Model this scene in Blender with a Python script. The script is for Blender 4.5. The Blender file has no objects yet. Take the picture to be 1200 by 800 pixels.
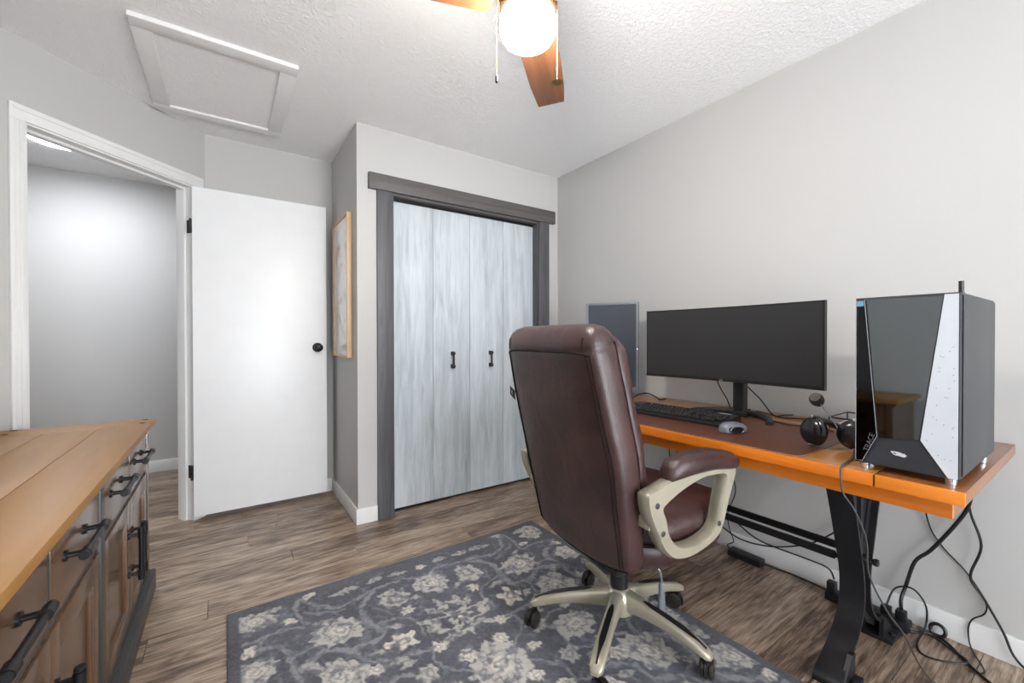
import bpy, bmesh, math, random
import numpy as np
from mathutils import Vector, Matrix, Euler

random.seed(7)
C = bpy.context.scene.collection
PI = math.pi

# ------------------------------------------------------------------ camera, world, lights, exposure
scene = bpy.context.scene
cam_d = bpy.data.cameras.new('camera')
cam = bpy.data.objects.new('camera', cam_d); C.objects.link(cam)
cam_d.sensor_width = 36.0
cam_d.lens = 36.0 * 491.64 / 1200.0
cam_d.clip_start = 0.02
YAW, PITCH, ROLL = 0.5998, -0.0076, -0.0014
_F = Vector((math.sin(YAW)*math.cos(PITCH), math.cos(YAW)*math.cos(PITCH), math.sin(PITCH)))
_R = Vector((math.cos(YAW), -math.sin(YAW), 0)); _U = _R.cross(_F)
_R2 = _R*math.cos(ROLL) + _U*math.sin(ROLL); _U2 = _U*math.cos(ROLL) - _R*math.sin(ROLL)
M = Matrix((( _R2.x, _U2.x, -_F.x), (_R2.y, _U2.y, -_F.y), (_R2.z, _U2.z, -_F.z))).to_4x4()
M.translation = Vector((-2.2512, -2.6301, 1.1302))
cam.matrix_world = M
scene.camera = cam

world = bpy.data.worlds.new('world'); scene.world = world; world.use_nodes = True
world.node_tree.nodes['Background'].inputs[0].default_value = (0.80, 0.88, 1.0, 1)
world.node_tree.nodes['Background'].inputs[1].default_value = 1.5

def area_light(name, loc, rot, sx, sy, power, col):
    l = bpy.data.lights.new(name, 'AREA'); l.shape = 'RECTANGLE'; l.size = sx; l.size_y = sy
    l.energy = power; l.color = col
    o = bpy.data.objects.new(name, l); C.objects.link(o); o.location = loc; o.rotation_euler = rot
    return o
# added lights for two assumed, unseen windows; tilted up to brighten the ceiling
area_light('assumed_window_light', (-1.35, -5.18, 1.10), (PI/2+.30, 0, 0), 1.95, 1.95, 96, (0.93, 0.965, 1.0))
area_light('side_fill_light', (-3.02, -3.95, 1.50), (PI/2+.6, 0, -PI/2), 1.55, 1.25, 13, (0.93, 0.965, 1.0))

vs = scene.view_settings
vs.view_transform = 'Standard'; vs.look = 'None'; vs.gamma = 1.0; vs.use_curve_mapping = False
vs.exposure = 0.84

# ------------------------------------------------------------------ helpers
def lin(c):
    out = []
    for v in c[:3]:
        v = v/255.0
        out.append(v/12.92 if v <= 0.04045 else ((v+0.055)/1.055)**2.4)
    return (out[0], out[1], out[2], 1.0)

def new_mat(name):
    m = bpy.data.materials.new(name); m.use_nodes = True
    return m, m.node_tree.nodes, m.node_tree.links, m.node_tree.nodes['Principled BSDF']

def noise_node(N, L, vec, scale, detail=3, rough=0.55, dist=0.0):
    n = N.new('ShaderNodeTexNoise'); n.inputs['Scale'].default_value = scale
    n.inputs['Detail'].default_value = detail; n.inputs['Roughness'].default_value = rough
    n.inputs['Distortion'].default_value = dist
    L.new(vec, n.inputs['Vector']); return n

def ramp(N, L, fac, stops):
    r = N.new('ShaderNodeValToRGB'); e = r.color_ramp.elements
    while len(e) < len(stops): e.new(0.5)
    for i, (p, c) in enumerate(stops):
        e[i].position = p; e[i].color = lin(c)
    L.new(fac, r.inputs['Fac']); return r

def bump(N, L, height, b, strength, dist=0.01):
    n = N.new('ShaderNodeBump'); n.inputs['Strength'].default_value = strength
    n.inputs['Distance'].default_value = dist
    L.new(height, n.inputs['Height']); L.new(n.outputs[0], b.inputs['Normal']); return n

def plain(name, col, rough=0.5, metal=0.0, var=0.04, bscale=0, bstr=0, coat=0, spec=0.5):
    m, N, L, b = new_mat(name)
    tc = N.new('ShaderNodeTexCoord')
    n = noise_node(N, L, tc.outputs['Object'], 9.0, 4)
    c2 = tuple(max(0, min(255, v*(1-var))) for v in col); c1 = tuple(max(0, min(255, v*(1+var))) for v in col)
    r = ramp(N, L, n.outputs['Fac'], [(0.3, c2), (0.7, c1)])
    L.new(r.outputs[0], b.inputs['Base Color'])
    b.inputs['Roughness'].default_value = rough; b.inputs['Metallic'].default_value = metal
    b.inputs['Specular IOR Level'].default_value = spec
    if coat:
        b.inputs['Coat Weight'].default_value = coat; b.inputs['Coat Roughness'].default_value = 0.08
    if bstr:
        n2 = noise_node(N, L, tc.outputs['Object'], bscale, 3); bump(N, L, n2.outputs['Fac'], b, bstr, 0.004)
    return m

def emit(name, col, strength):
    m, N, L, b = new_mat(name)
    b.inputs['Base Color'].default_value = lin(col)
    b.inputs['Emission Color'].default_value = lin(col); b.inputs['Emission Strength'].default_value = strength
    return m

def wood(name, stops, axis, grain=26.0, stretch=0.06, rough=0.4, rnd=0.0, bstr=0.05, coat=0.0, dist=1.0, broad=0.35, spec=0.5):
    """stretched noise grain along axis (0 x, 1 y, 2 z); rnd = per object tone shift"""
    m, N, L, b = new_mat(name)
    tc = N.new('ShaderNodeTexCoord'); oi = N.new('ShaderNodeObjectInfo')
    off = N.new('ShaderNodeVectorMath'); off.operation = 'MULTIPLY_ADD'
    comb = N.new('ShaderNodeCombineXYZ')
    for i in range(3): L.new(oi.outputs['Random'], comb.inputs[i])
    off.inputs[1].default_value = (17.3, 29.1, 11.7)
    L.new(comb.outputs[0], off.inputs[0]); L.new(tc.outputs['Object'], off.inputs[2])
    mp = N.new('ShaderNodeMapping'); s = [1, 1, 1]; s[axis] = stretch
    mp.inputs['Scale'].default_value = s; L.new(off.outputs[0], mp.inputs['Vector'])
    n1 = noise_node(N, L, mp.outputs[0], grain, 5, 0.6, dist)
    n2 = noise_node(N, L, mp.outputs[0], grain*0.22, 2, 0.5, 0.6)
    mx = N.new('ShaderNodeMix'); mx.data_type = 'FLOAT'; mx.inputs[0].default_value = broad
    L.new(n1.outputs['Fac'], mx.inputs[2]); L.new(n2.outputs['Fac'], mx.inputs[3])
    fac = mx.outputs[0]
    if rnd:
        ma = N.new('ShaderNodeMath'); ma.operation = 'MULTIPLY_ADD'; ma.inputs[1].default_value = rnd
        ma.inputs[2].default_value = -rnd/2
        L.new(oi.outputs['Random'], ma.inputs[0])
        ad = N.new('ShaderNodeMath'); ad.operation = 'ADD'; L.new(fac, ad.inputs[0]); L.new(ma.outputs[0], ad.inputs[1])
        fac = ad.outputs[0]
    r = ramp(N, L, fac, stops); L.new(r.outputs[0], b.inputs['Base Color'])
    b.inputs['Roughness'].default_value = rough
    b.inputs['Specular IOR Level'].default_value = spec
    if coat: b.inputs['Coat Weight'].default_value = coat; b.inputs['Coat Roughness'].default_value = 0.15
    if bstr: bump(N, L, n1.outputs['Fac'], b, bstr, 0.003)
    return m

# ---- bmesh shapes
def box(bm, lo, hi, bev=0.0, seg=2):
    lo = Vector(lo); hi = Vector(hi); d = hi-lo; c = (lo+hi)/2
    g = bmesh.ops.create_cube(bm, size=1.0, matrix=Matrix.Translation(c) @ Matrix.Diagonal((d.x, d.y, d.z, 1)))
    if bev > 0:
        es = set()
        for v in g['verts']: es.update(v.link_edges)
        bmesh.ops.bevel(bm, geom=list(es), offset=bev, segments=seg, affect='EDGES', profile=0.6)
    return bm

def prism(bm, pts, ax, a0, a1):
    """polygon pts (2D) extruded along axis ax between a0 and a1"""
    def mk(p, a):
        if ax == 0: return (a, p[0], p[1])
        if ax == 1: return (p[0], a, p[1])
        return (p[0], p[1], a)
    A = [bm.verts.new(mk(p, a0)) for p in pts]; B = [bm.verts.new(mk(p, a1)) for p in pts]
    fs = [bm.faces.new(A), bm.faces.new(B[::-1])]
    n = len(pts)
    for i in range(n): fs.append(bm.faces.new((A[i], B[i], B[(i+1) % n], A[(i+1) % n])))
    bmesh.ops.recalc_face_normals(bm, faces=fs)
    return bm

def loft(bm, rings, cap=True):
    R = [[bm.verts.new(p) for p in r] for r in rings]; n = len(rings[0]); fs = []
    for a, b in zip(R[:-1], R[1:]):
        for i in range(n): fs.append(bm.faces.new((a[i], a[(i+1) % n], b[(i+1) % n], b[i])))
    if cap:
        for r in (R[0], R[-1]):
            c = bm.verts.new(sum((v.co for v in r), Vector())/n)
            for i in range(n): fs.append(bm.faces.new((r[i], r[(i+1) % n], c)))
    bmesh.ops.recalc_face_normals(bm, faces=fs)
    return bm

def lathe(bm, prof, seg=32, mat=None):
    """prof = [(r, z)...] about z, then transformed by mat"""
    mat = mat or Matrix.Identity(4)
    rings = [[mat @ Vector((max(r, 1e-5)*math.cos(2*PI*i/seg), max(r, 1e-5)*math.sin(2*PI*i/seg), z)) for i in range(seg)] for r, z in prof]
    return loft(bm, rings, True)

def spline(pts, n=8, closed=False):
    P = [Vector(p) for p in pts]; out = []; m = len(P)
    rng = range(m if closed else m-1)
    for i in rng:
        if closed: p0, p1, p2, p3 = P[(i-1) % m], P[i], P[(i+1) % m], P[(i+2) % m]
        else: p0, p1, p2, p3 = P[max(i-1, 0)], P[i], P[i+1], P[min(i+2, m-1)]
        for k in range(n):
            t = k/n
            out.append(0.5*((2*p1)+(-p0+p2)*t+(2*p0-5*p1+4*p2-p3)*t*t+(-p0+3*p1-3*p2+p3)*t*t*t))
    if not closed: out.append(P[-1])
    return out

def tube(bm, pts, r, seg=8, n=6, closed=False, smooth=True):
    P = spline(pts, n, closed) if smooth else [Vector(p) for p in pts]
    m = len(P); rings = []; up = None
    for i, p in enumerate(P):
        if closed: t = P[(i+1) % m]-P[(i-1) % m]
        else: t = P[min(i+1, m-1)]-P[max(i-1, 0)]
        t = t.normalized() if t.length > 1e-9 else Vector((0, 0, 1))
        if up is None: up = t.orthogonal().normalized()
        up = (up - t*up.dot(t)); up = up.normalized() if up.length > 1e-6 else t.orthogonal().normalized()
        s = t.cross(up); rr = r[i*(len(r)-1)//max(1, m-1)] if isinstance(r, (list, tuple)) else r
        rings.append([p + (up*math.cos(2*PI*k/seg)+s*math.sin(2*PI*k/seg))*rr for k in range(seg)])
    if closed: rings.append(rings[0]); return loft(bm, rings, False)
    return loft(bm, rings, True)

def sup(w, h, p, n=40):
    out = []
    for i in range(n):
        a = 2*PI*i/n; c, s = math.cos(a), math.sin(a)
        out.append((w*math.copysign(abs(c)**(2/p), c), h*math.copysign(abs(s)**(2/p), s)))
    return out

def BM(): return bmesh.new()
def bx(*a, **k): return box(BM(), *a, **k)

def link(name, bm, mat, parent=None, loc=None, ang=35):
    me = bpy.data.meshes.new(name); bm.normal_update(); bm.to_mesh(me); bm.free()
    me.polygons.foreach_set('use_smooth', [True]*len(me.polygons))
    me.set_sharp_from_angle(angle=math.radians(ang))
    me.materials.append(mat)
    o = bpy.data.objects.new(name, me); C.objects.link(o)
    if parent: o.parent = parent
    if loc is not None: o.location = loc
    return o

def wpos(o):
    v = Vector((0, 0, 0))
    while o: v += Vector(o.location); o = o.parent
    return v

def part(name, bm, mat, parent, world=False, ang=35, label=None):
    """child mesh; world=True means bm is in room coordinates (unrotated parents only)"""
    if world: bmesh.ops.translate(bm, verts=bm.verts, vec=-wpos(parent))
    o = link(name, bm, mat, parent, ang=ang)
    if label: o['label'] = label
    return o

def tag(o, label, cat, group=None):
    o['label'] = label; o['category'] = cat
    if group: o['group'] = group
    return o

def thing(name, label, cat, loc=(0, 0, 0), rz=0.0, group=None):
    o = bpy.data.objects.new(name, None); C.objects.link(o); o.location = loc; o.rotation_euler = (0, 0, rz)
    o.empty_display_size = 0.05
    return tag(o, label, cat, group)

def struct(name, bm, mat, loc=None, ang=35):
    o = link(name, bm, mat, None, loc, ang); o['kind'] = 'structure'; return o

def struct_root(name, loc=(0, 0, 0)):
    o = bpy.data.objects.new(name, None); C.objects.link(o); o.location = loc; o['kind'] = 'structure'; return o

def text_bm(s, size, extrude=0.0004):
    cu = bpy.data.curves.new('t', 'FONT'); cu.body = s; cu.size = size; cu.extrude = extrude
    cu.align_x = 'CENTER'; cu.align_y = 'CENTER'; cu.resolution_u = 3
    o = bpy.data.objects.new('t', cu); C.objects.link(o)
    me = bpy.data.meshes.new_from_object(o.evaluated_get(bpy.context.evaluated_depsgraph_get()))
    bm = BM(); bm.from_mesh(me)
    bpy.data.objects.remove(o); bpy.data.curves.remove(cu); bpy.data.meshes.remove(me)
    return bm

def xf(bm, mat): bmesh.ops.transform(bm, matrix=mat, verts=bm.verts); return bm

# ------------------------------------------------------------------ materials
def wall_mat():
    m, N, L, b = new_mat('wall_paint'); tc = N.new('ShaderNodeTexCoord')
    b.inputs['Base Color'].default_value = lin((190, 189, 187)); b.inputs['Roughness'].default_value = 0.62
    b.inputs['Specular IOR Level'].default_value = 0.35
    n = noise_node(N, L, tc.outputs['Object'], 170, 3); bump(N, L, n.outputs['Fac'], b, 0.06, 0.002)
    return m
def ceil_mat():
    m, N, L, b = new_mat('ceiling_texture'); tc = N.new('ShaderNodeTexCoord')
    b.inputs['Base Color'].default_value = lin((247, 246, 246)); b.inputs['Roughness'].default_value = 0.9
    b.inputs['Specular IOR Level'].default_value = 0.1
    n = noise_node(N, L, tc.outputs['Object'], 62, 4, 0.62, 0.6); n2 = noise_node(N, L, tc.outputs['Object'], 150, 2)
    r = N.new('ShaderNodeMapRange'); r.inputs[1].default_value = 0.44; r.inputs[2].default_value = 0.62
    L.new(n.outputs['Fac'], r.inputs[0])
    ad = N.new('ShaderNodeMath'); ad.operation = 'MULTIPLY_ADD'; ad.inputs[1].default_value = 0.35
    L.new(n2.outputs['Fac'], ad.inputs[0]); L.new(r.outputs[0], ad.inputs[2])
    bump(N, L, ad.outputs[0], b, 0.55, 0.006)
    return m
MW = wall_mat(); MC = ceil_mat()
M_trim = plain('white_trim', (228, 228, 227), 0.38, var=0.01)
M_door = plain('door_white', (234, 235, 236), 0.34, var=0.006)
M_black = plain('black_metal', (26, 26, 28), 0.42, 0.3)
M_blackpl = plain('black_plastic', (24, 24, 26), 0.38)
M_cord = plain('black_cord', (20, 20, 21), 0.45)
M_greycord = plain('grey_cord', (62, 60, 60), 0.5)
def plank_mat():
    """rustic grey-brown plank: growth rings, fine grain, darker knots, tone by plank"""
    m, N, L, b = new_mat('floor_plank')
    tc = N.new('ShaderNodeTexCoord'); oi = N.new('ShaderNodeObjectInfo')
    comb = N.new('ShaderNodeCombineXYZ')
    for i in range(3): L.new(oi.outputs['Random'], comb.inputs[i])
    off = N.new('ShaderNodeVectorMath'); off.operation = 'MULTIPLY_ADD'; off.inputs[1].default_value = (17.3, 29.1, 11.7)
    L.new(comb.outputs[0], off.inputs[0]); L.new(tc.outputs['Object'], off.inputs[2])
    def mp(sc):
        n = N.new('ShaderNodeMapping'); n.inputs['Scale'].default_value = sc; L.new(off.outputs[0], n.inputs['Vector']); return n.outputs[0]
    def math_(op, a, c, v=None):      # math node
        n = N.new('ShaderNodeMath'); n.operation = op
        for k, q in enumerate((a, c)):
            if isinstance(q, (int, float)): n.inputs[k].default_value = q
            else: L.new(q, n.inputs[k])
        if v is not None: n.inputs[2].default_value = v
        return n.outputs[0]
    field = noise_node(N, L, mp((1.6, 9.0, 1)), 1.0, 2, 0.5, 0.4).outputs['Fac']
    rings = math_('SINE', math_('MULTIPLY', field, 70.0), 0)
    rings = math_('MULTIPLY_ADD', rings, 0.034, 0.0)
    fine = noise_node(N, L, mp((7, 105, 1)), 1.0, 4, 0.65, 0.5).outputs['Fac']
    blot = noise_node(N, L, mp((2.6, 13, 1)), 1.0, 3, 0.6, 0.8).outputs['Fac']
    tone = math_('MULTIPLY_ADD', oi.outputs['Random'], 0.13, -0.065)
    v = math_('ADD', math_('MULTIPLY_ADD', fine, 0.80, -0.15), math_('MULTIPLY_ADD', blot, 0.55, -0.025))
    v = math_('ADD', v, rings); v = math_('ADD', v, tone)
    r = ramp(N, L, v, [(0.28, (60, 46, 37)), (0.40, (104, 85, 70)), (0.50, (140, 119, 101)), (0.60, (165, 145, 126)), (0.74, (190, 173, 154))])
    L.new(r.outputs[0], b.inputs['Base Color']); b.inputs['Roughness'].default_value = 0.34
    bump(N, L, v, b, 0.10, 0.003)
    return m
M_plank = plank_mat()
M_closet = wood('weathered_blue_panel', [(0.25, (150, 156, 160)), (0.40, (176, 184, 189)), (0.52, (194, 202, 208)), (0.66, (209, 214, 219)), (0.80, (196, 194, 188)), (0.92, (168, 165, 160))], 2, 44, 0.09, 0.5, 0.07, 0.03, dist=0.6, broad=0.5)
M_greywood_z = wood('grey_stained_wood_upright', [(0.25, (58, 58, 61)), (0.5, (84, 84, 88)), (0.8, (110, 110, 113))], 2, 30, 0.06, 0.5, 0.08)
M_greywood_x = wood('grey_stained_wood_header', [(0.25, (62, 59, 58)), (0.5, (88, 85, 83)), (0.8, (114, 110, 107))], 0, 30, 0.06, 0.5, 0.08)
M_desk = wood('honey_desk_wood', [(0.2, (176, 88, 16)), (0.5, (214, 116, 26)), (0.8, (232, 144, 52))], 1, 26, 0.05, 0.28, 0.06, 0.02, coat=0.25)
M_mat = plain('brown_leather_mat', (86, 46, 30), 0.42, var=0.08, bscale=400, bstr=0.08)
M_sidetop = wood('sideboard_top_wood', [(0.2, (120, 84, 40)), (0.5, (150, 108, 56)), (0.8, (170, 128, 74))], 1, 14, 0.12, 0.48, 0.08, 0.02, broad=0.6, spec=0.3)
M_sidefront = wood('sideboard_front_wood', [(0.2, (66, 46, 32)), (0.5, (92, 66, 45)), (0.8, (118, 88, 62))], 2, 16, 0.1, 0.27, 0.10, 0.03, coat=0.25)
M_sidedark = wood('sideboard_dark_stile', [(0.2, (44, 42, 42)), (0.5, (62, 60, 60)), (0.8, (84, 82, 82))], 2, 20, 0.08, 0.42)
M_plinth = wood('sideboard_plinth', [(0.2, (36, 37, 40)), (0.5, (54, 55, 58)), (0.8, (78, 78, 80))], 1, 24, 0.06, 0.42)
M_leather = None
def leather():
    m, N, L, b = new_mat('brown_leather'); tc = N.new('ShaderNodeTexCoord')
    n = noise_node(N, L, tc.outputs['Object'], 7, 4)
    r = ramp(N, L, n.outputs['Fac'], [(0.3, (48, 31, 30)), (0.52, (62, 40, 38)), (0.75, (78, 51, 47))])
    L.new(r.outputs[0], b.inputs['Base Color'])
    b.inputs['Roughness'].default_value = 0.30; b.inputs['Specular IOR Level'].default_value = 0.65
    v = N.new('ShaderNodeTexVoronoi'); v.inputs['Scale'].default_value = 420; L.new(tc.outputs['Object'], v.inputs['Vector'])
    n2 = noise_node(N, L, tc.outputs['Object'], 13, 3, 0.5, 0.8)
    ad = N.new('ShaderNodeMath'); ad.operation = 'MULTIPLY_ADD'; ad.inputs[1].default_value = 5.0
    L.new(n2.outputs['Fac'], ad.inputs[0]); L.new(v.outputs['Distance'], ad.inputs[2])
    bump(N, L, ad.outputs[0], b, 0.22, 0.0035)
    return m
M_leather = leather()
M_seam = plain('leather_seam', (26, 16, 15), 0.75, spec=0.2)
M_champ = plain('champagne_paint', (176, 169, 150), 0.27, 0.45, var=0.03)
M_grey = plain('grey_plastic', (112, 114, 120), 0.35)
M_screen = plain('matte_screen', (46, 46, 47), 0.32, spec=0.5, var=0.01)
M_bezel = plain('dark_bezel', (26, 26, 27), 0.4)
M_screen2 = plain('portrait_screen', (62, 68, 78), 0.30, var=0.02)
M_bezel2 = plain('silver_grey_bezel', (112, 118, 126), 0.4)
M_iron = plain('black_cast_iron', (36, 36, 39), 0.45, 0.4, bscale=60, bstr=0.12)
M_glossblk = plain('gloss_black', (52, 53, 56), 0.05, 1.0, var=0.0)
M_glass = plain('smoked_glass', (122, 128, 132), 0.03, 1.0, var=0.0)
M_pcgrey = plain('tower_grey', (50, 51, 54), 0.42, 0.2)
M_pcdark = plain('tower_slate', (44, 46, 52), 0.45)
M_pcwhite = plain('tower_white', (198, 202, 209), 0.3, var=0.02)
M_silver = plain('silver_metal', (196, 198, 202), 0.22, 0.9)
M_logo = plain('logo_silver', (196, 196, 196), 0.4)
M_bronze = plain('bronze_metal', (92, 60, 34), 0.35, 0.6)
M_blade = wood('fan_blade_walnut', [(0.2, (86, 54, 32)), (0.5, (120, 77, 48)), (0.8, (148, 100, 66))], 0, 22, 0.06, 0.4)
M_oak = wood('oak_frame', [(0.2, (176, 140, 100)), (0.5, (200, 165, 124)), (0.8, (216, 184, 146))], 2, 26, 0.06, 0.45)
M_foam = plain('grey_foam', (88, 86, 86), 0.9, bscale=260, bstr=0.4)
M_paper = plain('cream_paper', (214, 204, 184), 0.7)
M_chain = plain('brass_chain', (150, 124, 88), 0.35, 0.7)

H = 2.44; A = 1.589; B = 0.706; CX = 2.351        # room height, nook corner offsets
XL = -3.04; YF = -5.20; T = 0.11                  # left wall, wall behind the camera, wall thickness

# ------------------------------------------------------------------ room shell
# floor: slab with planks laid on it
fl = struct('floor', bx((-4.3, YF-0.1, -0.06), (0.1, 2.1, -0.009)), plain('subfloor', (34, 28, 24), 0.8))
pw, gap, tp = 0.150, 0.0014, 0.009
mesh_cache = {}
y = -3.4; row = 0
while y < 2.02:
    y1 = min(y+pw, 2.02)
    x0 = -4.2 if y > 0.0 else XL
    x = x0 - random.uniform(0.1, 1.1)
    while x < 0:
        xa, xb = max(x, x0), min(x+1.22, 0.0)
        if xb-xa > 0.02:
            key = (round(xb-xa, 3), round(y1-y, 3))
            if key not in mesh_cache:
                bm = bx((gap/2-(xb-xa)/2, gap/2-(y1-y)/2, -tp), ((xb-xa)/2-gap/2, (y1-y)/2-gap/2, 0), bev=0.0009, seg=1)
                me = bpy.data.meshes.new('plank'); bm.to_mesh(me); bm.free(); me.materials.append(M_plank); mesh_cache[key] = me
            o = bpy.data.objects.new('plank', mesh_cache[key]); C.objects.link(o)
            o.location = ((xa+xb)/2, (y+y1)/2, 0); o.parent = fl
        x += 1.22
    y += pw; row += 1

struct('ceiling', bx((-4.3, YF-0.1, H), (0.1, 2.1, H+0.1)), MC)
struct('wall_right', bx((0, YF-0.1, 0), (0.1, 0.7, H)), MW)
bm = BM(); ly0, ly1, lz0, lz1 = -4.76, -3.14, .85, 2.15
box(bm, (XL-0.1, YF-0.1, 0), (XL, ly0, H)); box(bm, (XL-0.1, ly1, 0), (XL, 0.017, H)); box(bm, (XL-0.1, ly0, 0), (XL, ly1, lz0)); box(bm, (XL-0.1, ly0, lz1), (XL, ly1, H))
struct('wall_left', bm, MW)
w2 = struct_root('assumed_window_2', (XL, (ly0+ly1)/2, lz0))  # unseen window, assumed and added for fill from the left
bm = BM()
for lo, hi in (((ly0, lz0), (ly0+.05, lz1)), ((ly1-.05, lz0), (ly1, lz1)), ((ly0, lz0), (ly1, lz0+.05)), ((ly0, lz1-.05), (ly1, lz1))): box(bm, (XL-.08, lo[0], lo[1]), (XL-.03, hi[0], hi[1]))
part('window_frame', bm, M_trim, w2, True)
mg2, N, L, b = new_mat('side_window_glass'); b.inputs['Transmission Weight'].default_value = 1; b.inputs['Roughness'].default_value = 0
part('pane', bx((XL-.058, ly0+.05, lz0+.05), (XL-.052, ly1-.05, lz1-.05)), mg2, w2, True)
# wall behind the camera with an assumed, unseen window opening
bm = BM()
wx0, wx1, wz0, wz1 = -2.36, -0.34, 0.08, 2.12
box(bm, (XL-0.1, YF-T, 0), (wx0, YF, H)); box(bm, (wx1, YF-T, 0), (0, YF, H))
box(bm, (wx0, YF-T, 0), (wx1, YF, wz0)); box(bm, (wx0, YF-T, wz1), (wx1, YF, H))
struct('wall_front', bm, MW)
w = struct_root('assumed_window_1', ((wx0+wx1)/2, YF, wz0))
bm = BM()
for lo, hi in [((wx0, wz0), (wx0+.05, wz1)), ((wx1-.05, wz0), (wx1, wz1)), ((wx0, wz0), (wx1, wz0+.05)), ((wx0, wz1-.05), (wx1, wz1)), ((-1.37, wz0), (-1.33, wz1))]:
    box(bm, (lo[0], YF-.09, lo[1]), (hi[0], YF-.04, hi[1]))
part('window_frame', bm, M_trim, w, True)
mg, N, L, b = new_mat('window_glass'); b.inputs['Transmission Weight'].default_value = 1; b.inputs['Roughness'].default_value = 0
part('pane', bx((wx0+.05, YF-.068, wz0+.05), (-1.37, YF-.062, wz1-.05)), mg, w, True)
part('pane', bx((-1.33, YF-.068, wz0+.05), (wx1-.05, YF-.062, wz1-.05)), mg, w, True)
bm = BM()
cz0, cz1, cx0, cx1 = wz0-.06, wz1+.06, wx0-.06, wx1+.06
box(bm, (cx0, YF, cz0), (wx0, YF+.012, cz1)); box(bm, (wx1, YF, cz0), (cx1, YF+.012, cz1))
box(bm, (wx0, YF, wz1), (wx1, YF+.012, cz1)); box(bm, (cx0-.02, YF, cz0), (cx1+.02, YF+.03, wz0))
part('casing', bm, M_trim, w, True)

# closet wall with opening
ox0, ox1, oz1 = -1.376, -0.204, 2.05
bm = BM(); box(bm, (-A, 0, 0), (ox0, T, H)); box(bm, (ox1, 0, 0), (0, T, H)); box(bm, (ox0, 0, oz1), (ox1, T, H))
struct('wall_back', bm, MW)
struct('wall_nook', bx((-A, T, 0), (-A+0.1, B+0.1, H)), MW)
struct('wall_nook_back', bx((-CX-.001, B, 0), (-A, B+0.1, H)), MW)
struct('wall_closet_back', bx((-A+0.1, 0.62, 0), (0, 0.7, H)), MW)

# 45 degree door wall: local frame, s along the wall, n into the hall
RW = Matrix(((-0.70711, -0.70711, 0, -CX), (-0.70711, 0.70711, 0, B), (0, 0, 1, 0), (0, 0, 0, 1)))   # (s, n, z) -> room
S0, S1, DH = 0.095, 0.868, 2.068
bm = BM()
box(bm, (0, 0, 0), (S0-.02, T, H)); box(bm, (S1+.02, 0, 0), (0.985, T, H)); box(bm, (S0-.02, 0, DH+.02), (S1+.02, T, H))
struct('wall_entry', xf(bm, RW), MW)
tr = struct_root('trim_1', RW @ Vector((S0, 0, 0)))
bm = BM()
def casing(bm, s0, s1, z0, z1):
    box(bm, (s0, -0.014, z0), (s1, 0, z1), 0.003, 2)
for nm, a in (('side_casing', (S0-.072, S0-.008, 0, DH+.008)), ('side_casing', (S1+.008, S1+.062, 0, DH+.008)), ('head_casing', (S0-.072, S1+.062, DH+.008, DH+.074))):
    bm = BM(); casing(bm, *a)
    if nm == 'side_casing': box(bm, (a[0]+.01, -0.018, 0), (a[0]+.024, -0.012, a[3]), .002); box(bm, (a[0]+.036, -0.0165, 0), (a[0]+.043, -0.012, a[3]), .0015)
    else: box(bm, (a[0]+.01, -0.018, a[3]-.024), (a[1]-.01, -0.012, a[3]-.010), .002)
    part(nm, xf(bm, RW), M_trim, tr, True)
for a in ((S0-.02, S0, 0, DH), (S1, S1+.02, 0, DH)):
    part('jamb', xf(bx((a[0], -.004, 0), (a[1], T+.004, DH)), RW), M_trim, tr, True)
part('head_jamb', xf(bx((S0-.02, -.004, DH), (S1+.02, T+.004, DH+.02)), RW), M_trim, tr, True)
bm = BM(); box(bm, (S0, .045, 0), (S0+.012, .085, DH)); box(bm, (S1-.012, .045, 0), (S1, .085, DH)); box(bm, (S0+.012, .045, DH-.012), (S1-.012, .085, DH))
part('door_stop', xf(bm, RW), M_trim, tr, True)
part('strike_plate', xf(bx((S1-.004, .004, 1.03), (S1-.0005, .04, 1.09), .001), RW), M_black, tr, True)
bm = BM()
box(bm, (S1+.008, T, 0), (S1+.07, T+.014, DH+.07)); box(bm, (S0-.07, T, 0), (S0-.008, T+.014, DH+.07))
part('hall_casing', xf(bm, RW), M_trim, tr, True)

# hall beyond the door
struct('wall_hall', bx((-4.2, 2.02, 0), (0, 2.1, H)), MW)
struct('wall_hall_left', bx((-4.3, -0.1, 0), (-4.2, 2.1, H)), MW)
struct('wall_hall_right', bx((-1.2, B+.1, 0), (-1.1, 2.02, H)), MW)
struct('wall_hall_front', bx((-4.2, -0.1, 0), (XL-0.1, 0.0, H)), MW)

# baseboards
bh, bt = 0.095, 0.013
def baseboard(name, lo, hi):
    bm = bx(lo, hi, 0.003, 2); return struct(name, bm, M_trim)
baseboard('baseboard_right', (-bt, YF, 0), (0, 0, bh))
bm = BM(); box(bm, (-A-bt, -bt, 0), (-1.473, 0, bh), .003); box(bm, (-.103, -bt, 0), (-bt, 0, bh), .003)
struct('baseboard_back', bm, M_trim)
baseboard('baseboard_nook', (-A-bt, 0, 0), (-A, B, bh))
baseboard('baseboard_nook_back', (-CX, B-bt, 0), (-A-bt, B, bh))
baseboard('baseboard_hall', (-4.2, 2.02-bt, 0), (-1.2, 2.02, bh))
baseboard('baseboard_left', (XL, YF, 0), (XL+bt, 0.0, bh))
bm = BM(); box(bm, (XL+bt, YF, 0), (wx0-.06, YF+bt, bh), .003); box(bm, (wx1+.06, YF, 0), (-bt, YF+bt, bh), .003); struct('baseboard_front', bm, M_trim)

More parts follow.
